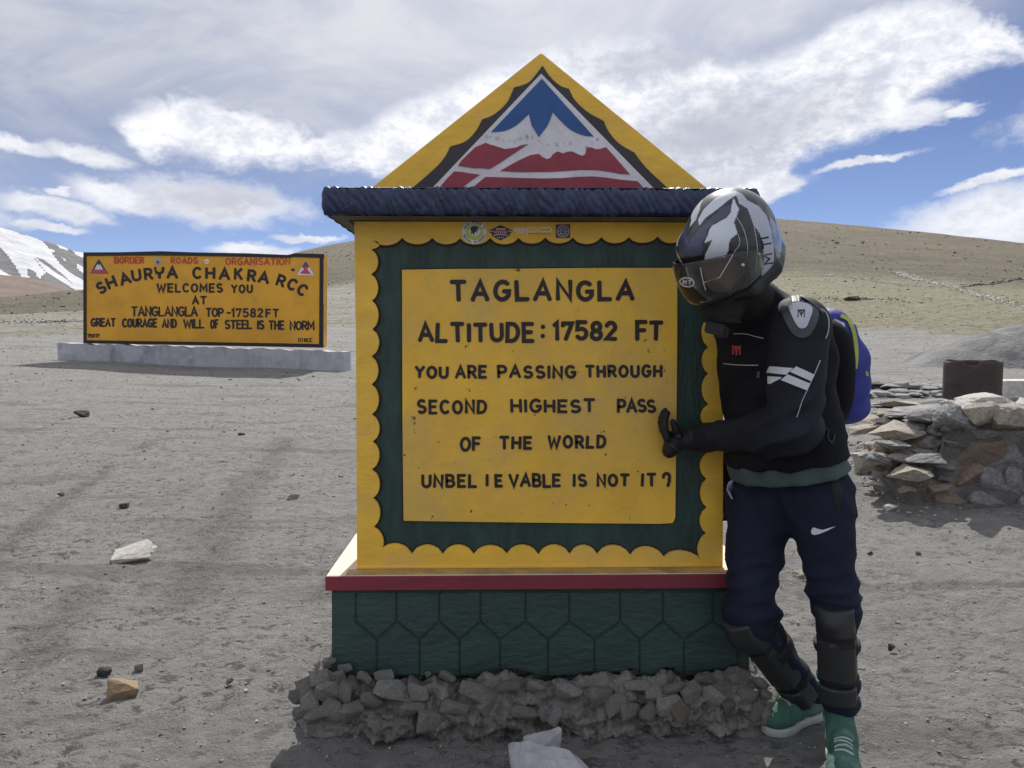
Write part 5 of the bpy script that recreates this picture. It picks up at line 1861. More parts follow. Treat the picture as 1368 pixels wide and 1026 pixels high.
# ------------------------------------------------------------------ the rider: signed-distance modelling, one continuous body and fitted clothing
class SDF:
    def __init__(s, lo, hi, h):
        s.lo = np.array(lo, dtype=np.float64)
        s.h = h
        n = np.ceil((np.array(hi) - s.lo) / h).astype(int) + 1
        s.n = n
        s.ax = [s.lo[i] + h * np.arange(n[i]) for i in range(3)]
        s.D = np.full(tuple(n), 0.4, dtype=np.float32)

    def _sub(s, lo, hi, m):
        sl = []
        for i in range(3):
            a = int(max(0, math.floor((lo[i] - m - s.lo[i]) / s.h)))
            b = int(min(s.n[i], math.ceil((hi[i] + m - s.lo[i]) / s.h) + 1))
            if b <= a:
                return None, None
            sl.append(slice(a, b))
        g = np.meshgrid(*[s.ax[i][sl[i]] for i in range(3)], indexing='ij', sparse=True)
        return tuple(sl), g

    def _u(s, sl, d, k):
        a = s.D[sl]
        d = d.astype(np.float32)
        if k > 0:
            hh = np.maximum(k - np.abs(a - d), 0) / k
            s.D[sl] = np.minimum(a, d) - hh * hh * k * 0.25
        else:
            s.D[sl] = np.minimum(a, d)

    def cone(s, a, b, ra, rb, k=0.02):
        a, b = np.array(a), np.array(b)
        m = max(ra, rb) + k + 0.03
        sl, g = s._sub(np.minimum(a, b), np.maximum(a, b), m)
        if sl is None:
            return s
        ab = b - a
        px, py, pz = g[0] - a[0], g[1] - a[1], g[2] - a[2]
        t = np.clip((px * ab[0] + py * ab[1] + pz * ab[2]) / (ab @ ab), 0, 1)
        d = np.sqrt((px - ab[0] * t) ** 2 + (py - ab[1] * t) ** 2 + (pz - ab[2] * t) ** 2) - (ra + (rb - ra) * t)
        s._u(sl, d, k)
        return s

    def ell(s, c, rad, fr=None, k=0.02, sub=False, p=2.0):
        c = np.array(c)
        m = max(rad) + k + 0.03
        sl, g = s._sub(c, c, m)
        if sl is None:
            return s
        fr = np.eye(3) if fr is None else np.array([list(v) for v in fr])
        q = [g[0] - c[0], g[1] - c[1], g[2] - c[2]]
        l = [(q[0] * fr[i][0] + q[1] * fr[i][1] + q[2] * fr[i][2]) / rad[i] for i in range(3)]
        if p == 2.0:
            r = np.sqrt(l[0] ** 2 + l[1] ** 2 + l[2] ** 2)
        else:
            r = (np.abs(l[0]) ** p + np.abs(l[1]) ** p + np.abs(l[2]) ** p) ** (1 / p)
        r1 = np.sqrt((l[0] / rad[0]) ** 2 + (l[1] / rad[1]) ** 2 + (l[2] / rad[2]) ** 2) + 1e-6
        d = r * (r - 1.0) / r1 if p == 2.0 else (r - 1.0) * min(rad)
        if sub:
            s.D[sl] = np.maximum(s.D[sl], -d.astype(np.float32))
        else:
            s._u(sl, d, k)
        return s

    def cut(s, p, n, keep_behind=True):
        """keep the side where (x-p).n < 0"""
        p, n = np.array(p), np.array(Vector(n).normalized())
        g = np.meshgrid(*s.ax, indexing='ij', sparse=True)
        d = (g[0] - p[0]) * n[0] + (g[1] - p[1]) * n[1] + (g[2] - p[2]) * n[2]
        s.D = np.maximum(s.D, d.astype(np.float32))
        return s

    def warp(s, fn):
        g = np.meshgrid(*s.ax, indexing='ij', sparse=True)
        s.D = s.D + fn(*g).astype(np.float32)
        return s

    def mesh(s):
        D = s.D.copy()
        for ax in range(3):
            sl = [slice(None)] * 3
            sl[ax] = 0
            D[tuple(sl)] = 0.1
            sl[ax] = -1
            D[tuple(sl)] = 0.1
        ins = D < 0
        nx, ny, nz = D.shape
        cnt = np.zeros((nx - 1, ny - 1, nz - 1), dtype=np.int8)
        for i in (0, 1):
            for j in (0, 1):
                for k in (0, 1):
                    cnt += ins[i:nx - 1 + i, j:ny - 1 + j, k:nz - 1 + k]
        act = (cnt > 0) & (cnt < 8)
        I = np.argwhere(act)
        idx = np.full(act.shape, -1, dtype=np.int64)
        idx[act] = np.arange(len(I))
        acc = np.zeros((len(I), 3))
        w = np.zeros(len(I))
        cor = [(i, j, k) for i in (0, 1) for j in (0, 1) for k in (0, 1)]
        val = {c: D[I[:, 0] + c[0], I[:, 1] + c[1], I[:, 2] + c[2]] for c in cor}
        for c in cor:
            for ax in range(3):
                if c[ax] == 0:
                    e = list(c)
                    e[ax] = 1
                    va, vb = val[c], val[tuple(e)]
                    mk = (va < 0) != (vb < 0)
                    t = np.where(mk, va / (va - vb + 1e-12), 0)
                    for q in range(3):
                        acc[:, q] += np.where(mk, c[q] + (t if q == ax else 0), 0)
                    w += mk
        P = s.lo + (I + acc / w[:, None]) * s.h
        F = []
        for ax in range(3):
            b, c = [(1, 2), (2, 0), (0, 1)][ax]
            sa = [slice(1, -1)] * 3
            sa[ax] = slice(0, -1)
            sb = [slice(1, -1)] * 3
            sb[ax] = slice(1, None)
            A, B = ins[tuple(sa)], ins[tuple(sb)]
            for flip, mk in ((False, A & ~B), (True, ~A & B)):
                J = np.argwhere(mk)
                if not len(J):
                    continue
                off = np.ones(3, dtype=int)
                off[ax] = 0
                J = J + off
                q = []
                for (u, v) in ((-1, -1), (0, -1), (0, 0), (-1, 0)):
                    K = J.copy()
                    K[:, b] += u
                    K[:, c] += v
                    q.append(idx[K[:, 0], K[:, 1], K[:, 2]])
                q = np.stack(q, 1)
                F.append(q[:, ::-1] if flip else q)
        F = np.concatenate(F)
        F = F[(F >= 0).all(1)]
        return P, F

    def obj(s, name, mat, parent, attrs=None, smooth_it=1):
        P, F = s.mesh()
        if smooth_it:
            # light Laplacian pass evens out the grid
            for _ in range(smooth_it):
                acc = np.zeros_like(P)
                n = np.zeros(len(P))
                for a, b in ((0, 1), (1, 2), (2, 3), (3, 0)):
                    np.add.at(acc, F[:, a], P[F[:, b]])
                    np.add.at(n, F[:, a], 1)
                    np.add.at(acc, F[:, b], P[F[:, a]])
                    np.add.at(n, F[:, b], 1)
                P = P * 0.5 + 0.5 * acc / np.maximum(n, 1)[:, None]
        at_ = attrs(P) if attrs else None
        o = npmesh(name, P, F, mat, parent, True, at_)
        o['_'] = 0
        del o['_']
        TREES[o.name] = BVHTree.FromPolygons([tuple(v) for v in P.tolist()], [tuple(f) for f in F.tolist()])
        return o


TREES = {}


def hit(tree, px, py, off):
    d = ray(px, py).normalized()
    h = tree.ray_cast(CAM, d)
    if h[0] is None:
        h2 = tree.find_nearest(CAM + d * 2.35)
        if h2[0] is None:
            return CAM + d * 2.35
        # a point beside the silhouette: slide to the nearest surface point
        h = h2
    n = h[1]
    if n.dot(d) > 0:
        n = -n
    return h[0] + n * off


def decal(name, polys, target, mat, parent, off=0.002, thick=None, cell=5.0, label=None):
    """a patch that follows the garment below it; thick gives it a raised rim"""
    tree = TREES[target.name]
    bm = bmesh.new()
    for poly in polys:
        b2 = bmesh.new()
        vs = [b2.verts.new((x, y, 0)) for x, y in poly]
        b2.faces.new(vs)
        bmesh.ops.triangulate(b2, faces=b2.faces)
        xs_ = [p[0] for p in poly]
        ys_ = [p[1] for p in poly]
        x = min(xs_) + cell
        while x < max(xs_):
            bmesh.ops.bisect_plane(b2, geom=b2.verts[:] + b2.edges[:] + b2.faces[:], plane_co=(x, 0, 0), plane_no=(1, 0, 0))
            x += cell
        y = min(ys_) + cell
        while y < max(ys_):
            bmesh.ops.bisect_plane(b2, geom=b2.verts[:] + b2.edges[:] + b2.faces[:], plane_co=(0, y, 0), plane_no=(0, 1, 0))
            y += cell
        b2.verts.ensure_lookup_table()
        m = {}
        lowm = {}
        for v in b2.verts:
            m[v.index] = bm.verts.new(hit(tree, v.co.x, v.co.y, off))
        for f in b2.faces:
            bm.faces.new([m[v.index] for v in f.verts])
        low = off - (thick if thick else 0.003)
        for e in b2.edges:
            if len(e.link_faces) == 1:
                a, b = e.verts
                for v in (a, b):
                    if v.index not in lowm:
                        lowm[v.index] = bm.verts.new(hit(tree, v.co.x, v.co.y, min(-0.001, low)))
                bm.faces.new((m[a.index], m[b.index], lowm[b.index], lowm[a.index]))
        b2.free()
    o = bmo(name, bm, mat, parent, False)
    if label:
        o['label'] = label
    return o


def dribbon(name, lines, w, target, mat, parent, off=0.0025, cell=5.0, dense=4):
    polys = []
    for ln in lines:
        pts = curvepts(ln, dense) if len(ln) > 2 and dense > 1 else ln
        rb = ribbon(pts, w)
        for (l0, r0), (l1, r1) in zip(rb[:-1], rb[1:]):
            polys.append([l0, l1, r1, r0])
    tree = TREES[target.name]
    bm = bmesh.new()
    for q in polys:
        try:
            top = [bm.verts.new(hit(tree, x, y, off)) for x, y in q]
            bm.faces.new(top)
        except ValueError:
            pass
    bmesh.ops.remove_doubles(bm, verts=bm.verts, dist=0.00005)
    r = bmesh.ops.solidify(bm, geom=bm.faces[:], thickness=0.002)
    return bmo(name, bm, mat, parent)


def V3(v):
    return np.array(tuple(v))


m_skin = M('skin', (0.24, 0.13, 0.085), 0.6, 0.08, 8, 0.1, 60)
m_jack = M('black_textile_jacket', (0.0055, 0.006, 0.010), 0.8, 0.3, 7, 0.4, 420, bd=0.0015, spec=0.22)
m_sleeve = M('navy_black_sleeve', (0.0095, 0.012, 0.021), 0.72, 0.3, 7, 0.4, 420, bd=0.0015, spec=0.3)
m_jack2 = M('charcoal_mesh', (0.008, 0.008, 0.010), 0.85, 0.25, 7, 0.4, 500, bd=0.002, spec=0.2)
m_trous = M('navy_track_trousers', (0.0145, 0.0175, 0.036), 0.85, 0.22, 6, 0.35, 300, bd=0.0015, spec=0.2)
m_tee = M('grey_green_shirt', (0.06, 0.09, 0.09), 0.9, 0.15, 9, 0.3, 300)
m_glove = M('black_glove', (0.006, 0.006, 0.009), 0.65, 0.25, 30, 0.4, 200)
m_pad = M('grey_shoulder_pad', (0.055, 0.055, 0.065), 0.4, 0.1, 10, 0.1, 100)
m_silver = M('silver_plate', (0.50, 0.51, 0.58), 0.3, 0.06, 8, 0.05, 100, metal=0.3)
m_refl = M('reflective_tape', (0.60, 0.61, 0.66), 0.5, 0.05, 40, 0.1, 200)
m_pipe = M('grey_piping', (0.42, 0.42, 0.46), 0.5, 0.05, 40, 0.1, 200)
m_logo = M('red_badge', (0.36, 0.03, 0.04), 0.5, 0.1, 40, 0.1, 200)
m_guard = M('knee_guard_plastic', (0.022, 0.023, 0.024), 0.5, 0.2, 12, 0.2, 80)
m_strap = M('black_strap', (0.010, 0.010, 0.012), 0.8, 0.2, 30, 0.3, 200)
m_shoe = M('green_shoe_mesh', (0.045, 0.120, 0.088), 0.9, 0.3, 14, 0.9, 150, col2=(0.12, 0.19, 0.155), c2=(0.5, 0.65), c2s=12, bd=0.002)
m_sole = M('shoe_sole', (0.36, 0.38, 0.35), 0.8, 0.15, 12, 0.2, 80)
m_hblack = M('gloss_black', (0.012, 0.012, 0.015), 0.2, 0.1, 8, 0.02, 80)
m_blue = M('blue_backpack', (0.014, 0.026, 0.23), 0.6, 0.15, 6, 0.4, 160, bd=0.003)
m_bdark = M('backpack_dark_blue', (0.02, 0.03, 0.16), 0.6, 0.15, 6, 0.3, 160)
m_ygreen = M('yellow_green_piping', (0.36, 0.40, 0.07), 0.5, 0.1, 20, 0.1, 100)

HF = Vector((-0.80, -0.60, 0)).normalized()      # chest direction
HL = Vector((0, 0, 1)).cross(HF).normalized()
FRM = (HF, HL, Vector((0, 0, 1)))

rider = thing('person', (at(1090, 900, -0.22).x, -0.2, 0.0), 'motorcycle rider in black jacket and helmet leaning on the monument, gloved hand on its face', 'person')

PEL = at(1064, 640, -0.19)
BEL = at(1049, 575, -0.215)
CHE = at(1036, 490, -0.235)
UCH = at(1030, 438, -0.25)
NEK = at(1012, 408, -0.28)
LS, LE, LW = at(1066, 440, -0.37), at(1060, 573, -0.42), at(938, 585, -0.105)
RS, RE, RW = at(990, 436, -0.13), at(1000, 560, 0.0), at(978, 650, 0.05)
LH, LK, LA = at(1093, 668, -0.26), at(1117, 812, -0.32), at(1120, 946, -0.29)
RH, RK, RA = at(1013, 668, -0.13), at(1001, 822, -0.21), at(1084, 938, -0.09)
HC = at(973, 333, -0.385)


def headframe(pitch, yawdir):
    f = Vector((yawdir[0], yawdir[1], 0)).normalized() * math.cos(R(pitch)) + Vector((0, 0, -math.sin(R(pitch))))
    l = Vector((0, 0, 1)).cross(f).normalized()
    u = f.cross(l).normalized()
    return f, l, u


hf, hl, hu = headframe(26, (-0.86, -0.51))


def HP(x, y, z):
    return HC + hf * x + hl * y + hu * z


# --- body: one continuous surface under the clothes
B = SDF((0.35, -0.75, -0.01), (1.35, 0.28, 1.85), 0.012)
B.ell(HP(0.0, 0, 0.0), (0.095, 0.076, 0.115), (hf, hl, hu), 0.02)
B.ell(HP(0.055, 0, -0.06), (0.05, 0.052, 0.055), (hf, hl, hu), 0.02)
B.ell(HP(0.104, 0, -0.032), (0.018, 0.014, 0.026), (hf, hl, hu), 0.012)
B.cone(HP(-0.02, 0, -0.06), UCH, 0.055, 0.065, 0.03)
B.ell(CHE, (0.10, 0.15, 0.19), FRM, 0.04).ell(BEL, (0.10, 0.14, 0.16), FRM, 0.05).ell(PEL, (0.11, 0.15, 0.12), FRM, 0.05)
B.cone(LS, RS, 0.055, 0.055, 0.04)
for a, b, c in ((LS, LE, LW), (RS, RE, RW)):
    B.cone(a, b, 0.055, 0.042, 0.03).cone(b, c, 0.042, 0.028, 0.02)
for a, b, c in ((LH, LK, LA), (RH, RK, RA)):
    B.cone(a, b, 0.082, 0.054, 0.04).cone(b, c, 0.052, 0.036, 0.03)
B.obj('body', m_skin, rider)

# --- trousers
T = SDF((0.60, -0.52, 0.07), (1.25, 0.12, 1.06), 0.0065)
T.ell(PEL + Vector((0, 0, -0.02)), (0.136, 0.166, 0.15), FRM, 0.03)
T.cone(LH, LK, 0.104, 0.074, 0.05).cone(LK, LA + Vector((0, 0, 0.02)), 0.066, 0.050, 0.03)
T.cone(RH, RK, 0.108, 0.082, 0.05).cone(RK, RA + Vector((0, 0, 0.02)), 0.068, 0.050, 0.03)
# fabric gathered above the knee guard and at the ankle
T.ell(LK + Vector((0.0, 0.0, 0.035)), (0.086, 0.086, 0.016), None, 0.02)
T.ell(RK + Vector((0.01, 0.0, 0.02)), (0.092, 0.090, 0.022), None, 0.03)
T.ell(LA + Vector((0, 0, 0.03)), (0.062, 0.062, 0.020), None, 0.03).ell(RA + Vector((0, 0, 0.05)), (0.064, 0.062, 0.02), None, 0.03)
T.ell(LA + Vector((0, 0, 0.09)), (0.060, 0.060, 0.018), None, 0.03)


def rdg(u):
    """soft cloth ridge with a sharp valley"""
    return 0.6 - np.abs(np.sin(u * 0.5)) ** 0.7


def fold(x, y, z):
    a = 0.006 * np.sin(24 * z + 20 * x + 3 * np.sin(14 * y + 9 * z)) * np.sin(17 * x - 12 * y + 5 * z)
    w1 = 3.2 * np.sin(9 * x + 11 * y + 2.0 * np.sin(7 * z)) + 1.3 * np.sin(23 * x - 19 * y)
    knee = np.exp(-((z - 0.53) / 0.10) ** 2)
    ank = np.exp(-((z - 0.19) / 0.06) ** 2)
    hip = np.exp(-((z - 0.80) / 0.12) ** 2)
    b = 0.0085 * rdg(88 * z - 26 * x + w1) * (0.15 + 0.85 * knee + 0.9 * ank)
    c = 0.0075 * rdg(52 * z + 46 * x - 18 * y + w1) * (0.15 + 0.85 * hip)
    d = 0.005 * rdg(36 * x + 30 * y + 14 * z + 1.6 * w1) * (0.3 + 0.5 * np.exp(-((z - 0.66) / 0.12) ** 2))
    return -(b + c + d) * 1.25 + a + 0.003


T.warp(fold)
trousers = T.obj('trousers', m_trous, rider)

# --- jacket
hemA, hemB = at(978, 626, -0.2), at(1142, 596, -0.2)
hd = (hemB - hemA).normalized()
hn = hd.cross(Vector((0, 1, 0))).normalized()
if hn.z > 0:
    hn = -hn
J = SDF((0.58, -0.58, 0.76), (1.28, 0.14, 1.60), 0.0068)
J.ell(CHE, (0.150, 0.195, 0.22), FRM, 0.04).ell(BEL + HF * 0.012, (0.162, 0.190, 0.20), FRM, 0.05)
J.ell(BEL + Vector((0.004, 0, -0.10)), (0.165, 0.198, 0.14), FRM, 0.03)
J.ell(UCH + Vector((0, 0, -0.01)), (0.115, 0.17, 0.10), FRM, 0.04)
J.cone(LS, RS, 0.078, 0.070, 0.05)
J.cone(UCH + Vector((0, 0, 0.02)), NEK + Vector((0.0, 0.0, 0.0)), 0.085, 0.078, 0.03)
J.cut(hemA, hn)
J.cone(LS, LS.lerp(LE, 0.25), 0.074, 0.066, 0.03)
J.cone(RS, RE, 0.072, 0.062, 0.03).cone(RE, RW, 0.060, 0.045, 0.03)
# left chest lapel standing a little proud
J.ell(CHE + HF * 0.06 + Vector((0, 0, 0.05)), (0.095, 0.12, 0.12), FRM, 0.04)


def jfold(x, y, z):
    q = 0.006 * np.sin(26 * z + 26 * x + 2.5 * np.sin(13 * y + 8 * z)) * np.sin(15 * x - 21 * y)
    w1 = 2.6 * np.sin(10 * x + 9 * y + 2 * np.sin(8 * z)) + 1.2 * np.sin(21 * y - 17 * x)
    e = LE
    r2 = (x - e.x) ** 2 + (y - e.y) ** 2 + (z - e.z) ** 2
    q = q - 0.011 * rdg(78 * (x * 0.55 - z * 0.83) + w1) * np.exp(-r2 / 0.022)
    q = q - 0.008 * rdg(70 * z + 22 * x + w1) * np.exp(-((z - 1.01) / 0.08) ** 2)
    q = q - 0.006 * rdg(40 * z - 46 * x + w1) * np.exp(-((z - 1.22) / 0.12) ** 2)
    f = LE.lerp(LW, 0.6)
    r3 = (x - f.x) ** 2 + (y - f.y) ** 2 + (z - f.z) ** 2
    q = q - 0.006 * rdg(120 * x + 30 * z + w1) * np.exp(-r3 / 0.014)
    return q


J.warp(jfold)
jacket = J.obj('jacket', m_jack, rider)
JS = SDF((0.56, -0.60, 0.88), (1.16, -0.02, 1.50), 0.0055)
JS.cone(LS, LE, 0.090, 0.078, 0.014).cone(LE, LW, 0.078, 0.043, 0.02)
JS.ell(LE.lerp(LW, 0.22) + Vector((0, 0, -0.010)), (0.080, 0.07, 0.070), None, 0.03)
JS.ell(LS + Vector((0, 0, 0.01)), (0.092, 0.09, 0.085), None, 0.02)
JS.cone(LW.lerp(LE, 0.08), LW.lerp(LE, -0.02), 0.050, 0.046, 0.008)


def sfold(x, y, z):
    w1 = 2.6 * np.sin(10 * x + 9 * y + 2 * np.sin(8 * z)) + 1.2 * np.sin(21 * y - 17 * x)
    e = LE
    r2 = (x - e.x) ** 2 + (y - e.y) ** 2 + (z - e.z) ** 2
    q = -0.018 * rdg(84 * (x * 0.62 - z * 0.78) + w1) * np.exp(-r2 / 0.020)
    f = LE.lerp(LW, 0.6)
    r3 = (x - f.x) ** 2 + (y - f.y) ** 2 + (z - f.z) ** 2
    q = q - 0.009 * rdg(105 * x + 34 * z + w1) * np.exp(-r3 / 0.016)
    m = LS.lerp(LE, 0.72)
    r4 = (x - m.x) ** 2 + (y - m.y) ** 2 + (z - m.z) ** 2
    return q - 0.006 * rdg(75 * z - 30 * x + w1) * np.exp(-r4 / 0.01)


JS.warp(sfold)
sleeve = JS.obj('jacket_sleeve', m_sleeve, rider)

# --- shirt showing below the hem
S = SDF((0.60, -0.55, 0.80), (1.32, 0.16, 1.10), 0.0085)
S.ell(BEL + Vector((0, 0, -0.10)), (0.150, 0.190, 0.17), FRM, 0.03).ell(PEL, (0.148, 0.187, 0.14), FRM, 0.03)
S.warp(lambda x, y, z: 0.004 * np.sin(60 * x - 40 * y + 3 * np.sin(20 * z)))
S.cut(hemA + hn * 0.052, hn)
S.cut(hemA - hn * 0.03, -hn)
S.obj('shirt_hem', m_tee, rider)

# --- knee guards: shells standing off the shin on its front side
def guard(K, A, front, name):
    ax = (A - K).normalized()
    fr = (front - ax * front.dot(ax)).normalized()
    side = ax.cross(fr).normalized()
    L = (A - K).length
    root = None

    def shell(t0, t1, r0, r1, width, mat, nm, par, bulge=0.0):
        P0, P1 = K + ax * L * t0, K + ax * L * t1
        c = (P0 + P1) / 2
        hh = (P1 - P0).length / 2
        s = SDF(np.array(tuple(c)) - 0.17, np.array(tuple(c)) + 0.17, 0.006)
        s.cone(K - ax * 0.08, A + ax * 0.05, r0, r1, 0.0)
        if bulge:
            s.ell(c + fr * (r0 * 0.55), (0.05 + bulge, 0.052, hh * 1.25), (fr, side, ax), 0.02)
        s.cut(P0, -ax).cut(P1, ax).cut(c + fr * (-width), -fr)
        if width < 0.05:
            s.cut(c + side * 0.052, side).cut(c - side * 0.058, -side)
        # round the plate's corners
        g = np.meshgrid(*s.ax, indexing='ij', sparse=True)
        q = [g[i] - c[i] for i in range(3)]
        u = (q[0] * side.x + q[1] * side.y + q[2] * side.z) / (r0 * 1.02)
        v = (q[0] * ax.x + q[1] * ax.y + q[2] * ax.z) / (hh * 1.03)
        s.D = np.maximum(s.D, ((np.abs(u) ** 4 + np.abs(v) ** 4) ** 0.25 - 1).astype(np.float32) * 0.03)
        return s.obj(nm, mat, par)
    root = shell(-0.08, 0.19, 0.086, 0.082, 0.0, m_guard, 'knee_guard', rider, 0.014)
    sp_ = shell(0.23, 0.64, 0.084, 0.072, 0.005, m_guard, 'shin_plate', root, 0.0)
    if name == 'left':
        decal('buckle_strap', [[(1121, 853), (1146, 851), (1146, 866), (1122, 868)]], sp_, m_strap, root, 0.004, 0.004, 5)
        decal('plate_label', [[(1109, 860), (1116, 860), (1115, 865), (1108, 865)]], sp_, m_pad, root, 0.002, None, 5)
    shell(0.70, 0.88, 0.080, 0.072, 0.01, m_guard, 'ankle_plate', root, 0.0)
    shell(0.31, 0.40, 0.071, 0.068, 0.075, m_strap, 'strap', root, 0.0)
    shell(0.63, 0.71, 0.065, 0.062, 0.075, m_strap, 'strap', root, 0.0)
    shell(0.17, 0.245, 0.083, 0.080, 0.02, m_strap, 'hinge_band', root, 0.0)
    return root


guard(LK, LA, Vector((-0.50, -0.85, 0)), 'left')
guard(RK, RA, Vector((-0.85, -0.45, 0)), 'right')

# --- shoes
def shoe(heel, toe, ankle, lab):
    d = (toe - heel)
    d.z = 0
    L = d.length
    d.normalize()
    sd = Vector((-d.y, d.x, 0))
    up = Vector((0, 0, 1))
    lo = np.minimum(V3(heel), V3(toe)) - 0.10
    hi = np.maximum(V3(heel), V3(toe)) + 0.10
    lo[2], hi[2] = heel.z - 0.03, heel.z + 0.24
    s = SDF(lo, hi, 0.0055)
    z = heel.z
    h = Vector((heel.x, heel.y, z))
    s.ell(h + d * (L * 0.80) + up * 0.048, (L * 0.24, 0.050, 0.036), (d, sd, up), 0.02)
    s.ell(h + d * (L * 0.52) + up * 0.060, (L * 0.30, 0.043, 0.048), (d, sd, up), 0.03)
    s.ell(h + d * (L * 0.18) + up * 0.065, (L * 0.20, 0.038, 0.055), (d, sd, up), 0.03)
    s.cone(h + d * (L * 0.25) + up * 0.07, Vector((ankle.x, ankle.y, z + 0.12)), 0.044, 0.046, 0.03)
    s.warp(lambda x, y, zz: 0.0018 * np.sin(110 * (x * d.x + y * d.y)) * np.sin(60 * zz) + 0.0012 * np.sin(190 * x) * np.sin(170 * y))
    s.cut(h + up * 0.020, -up)
    s.cut(h + up * 0.145, up)
    o = s.obj('shoe', m_shoe, rider)
    so = SDF(lo, hi, 0.0055)
    so.ell(h + d * (L * 0.78) + up * 0.018, (L * 0.245, 0.054, 0.06), (d, sd, up), 0.02)
    so.ell(h + d * (L * 0.20) + up * 0.018, (L * 0.22, 0.042, 0.06), (d, sd, up), 0.05)
    so.cone(h + d * (L * 0.2) + up * 0.02, h + d * (L * 0.75) + up * 0.02, 0.038, 0.046, 0.02)
    so.cut(h + up * 0.030, up).cut(h, -up)
    so.obj('sole', m_sole, o)
    return o, h, d, sd, up, L


tl = ground_hit(1108, 1015)
hL = Vector((at(1122, 990, -0.285).x, -0.285, 0.004))
tL = hL + Vector((-0.36, -0.93, 0)).normalized() * 0.28
tR0 = ground_hit(1024, 984)
hR = Vector((tR0.x, tR0.y, 0.004)) + Vector((0.86, 0.50, 0)).normalized() * 0.275
shL = shoe(hL, tL, LA, 'left')
shR = shoe(hR, Vector((tR0.x, tR0.y, 0.004)), RA, 'right')
m_lace = M('pale_lace', (0.42, 0.50, 0.45), 0.8, 0.1, 30, 0.2, 100)
for (o, h, d, sd, up, L), pm in ((shL, 1), (shR, 1)):
    tree = TREES[o.name]
    bm = bmesh.new()
    for i in range(4):
        t = 0.46 + i * 0.075
        prev = None
        pts = []
        for j in range(9):
            u = -0.026 + 0.052 * j / 8
            src = h + d * (L * (t + (0.02 if i % 2 else -0.02) * (j / 8 - .5))) + sd * u + up * 0.3
            r_ = tree.ray_cast(src, -up)
            if r_[0]:
                pts.append(r_[0] + up * 0.002)
        for a_, b_2 in zip(pts[:-1], pts[1:]):
            q = [bm.verts.new(p) for p in (a_ - d * 0.0035, a_ + d * 0.0035, b_2 + d * 0.0035, b_2 - d * 0.0035)]
            bm.faces.new(q)
    bmesh.ops.remove_doubles(bm, verts=bm.verts, dist=0.0002)
    bmesh.ops.solidify(bm, geom=bm.faces[:], thickness=0.003)
    bmo('shoe_lace', bm, m_lace, o)

# --- left glove: hand set upright on the board, palm to the left, five separate fingers
G_ = SDF((0.45, -0.26, 0.88), (0.80, 0.0, 1.22), 0.0036)
pw = at(928, 585, -0.095)
pc = at(897, 592, -0.068)
G_.cone(at(948, 586, -0.125), pw, 0.043, 0.036, 0.01)
G_.cone(pw, at(906, 592, -0.080), 0.034, 0.028, 0.02)
G_.ell(pc, (0.024, 0.046, 0.042), None, 0.02)
G_.ell(at(893, 603, -0.068), (0.020, 0.036, 0.022), None, 0.015)
for i, (yy, ln, lean) in enumerate(((-0.108, 0.088, 0.004), (-0.084, 0.098, 0.0), (-0.060, 0.092, -0.003), (-0.038, 0.074, -0.004))):
    b0 = at(891, 586, yy + 0.0)
    m1 = b0 + Vector((-0.011 + lean, 0.001, ln * 0.42))
    m2 = m1 + Vector((-0.002 + lean, 0.004, ln * 0.32))
    m3 = m2 + Vector((0.008, 0.006, ln * 0.22))
    G_.cone(b0, m1, 0.0125, 0.0115, 0.004).cone(m1, m2, 0.0115, 0.0105, 0.003).cone(m2, m3, 0.0105, 0.0095, 0.003)
tb0 = at(908, 588, -0.100)
tb1 = at(903, 574, -0.118)
tb2 = at(899, 564, -0.122)
G_.cone(tb0, tb1, 0.016, 0.013, 0.010).cone(tb1, tb2, 0.013, 0.011, 0.003)
glove = G_.obj('glove', m_glove, rider)
G2 = SDF(V3(RW) - 0.12, V3(RW) + 0.12, 0.005)
hb = RW + Vector((-0.015, 0.0, -0.05))
G2.cone(RW, hb, 0.04, 0.036, 0.02)
for i in range(4):
    q = hb + Vector((0, -0.028 + 0.019 * i, -0.02))
    G2.cone(q, q + Vector((-0.012, 0, -0.04)), 0.011, 0.010, 0.003).cone(q + Vector((-0.012, 0, -0.04)), q + Vector((-0.032, 0, -0.045 - 0.004 * (i % 2))), 0.010, 0.009, 0.003)
G2.cone(hb + Vector((0, -0.03, 0.0)), hb + Vector((-0.03, -0.045, -0.03)), 0.013, 0.010, 0.005)
G2.obj('glove', m_glove, rider)
decal('glove_knuckle', [disc(906, 582, 3.2, 2.0, 10)], glove, m_pad, glove, 0.003)
dribbon('glove_seam', [[(891, 590), (900, 597), (907, 603)]], 1.0, glove, m_pad, glove, 0.002)

# --- neck gaiter
N_ = SDF(V3(HC) - (0.20, 0.22, 0.32), V3(HC) + (0.26, 0.22, 0.02), 0.006)
nc = at(962, 415, -0.37)
N_.ell(nc, (0.060, 0.060, 0.046), None, 0.02)
N_.cone(HP(0.01, 0, -0.10), NEK, 0.066, 0.074, 0.03)
for k in range(4):
    q = nc + Vector((0.004 * k, 0, 0.026 - 0.020 * k))
    N_.ell(q, (0.065 - 0.004 * k, 0.064 - 0.004 * k, 0.0085), None, 0.010)
N_.obj('neck_gaiter', M('gaiter_cloth', (0.012, 0.012, 0.011), 0.85, 0.25, 20, 0.4, 200), rider)

# --- helmet
def H1(l):
    return [(890 + x / 8.55, 250 + y / 8.55) for x, y in l]


def H2(l):
    return [(890 + x / 8.55, 340 + y / 8.55) for x, y in l]


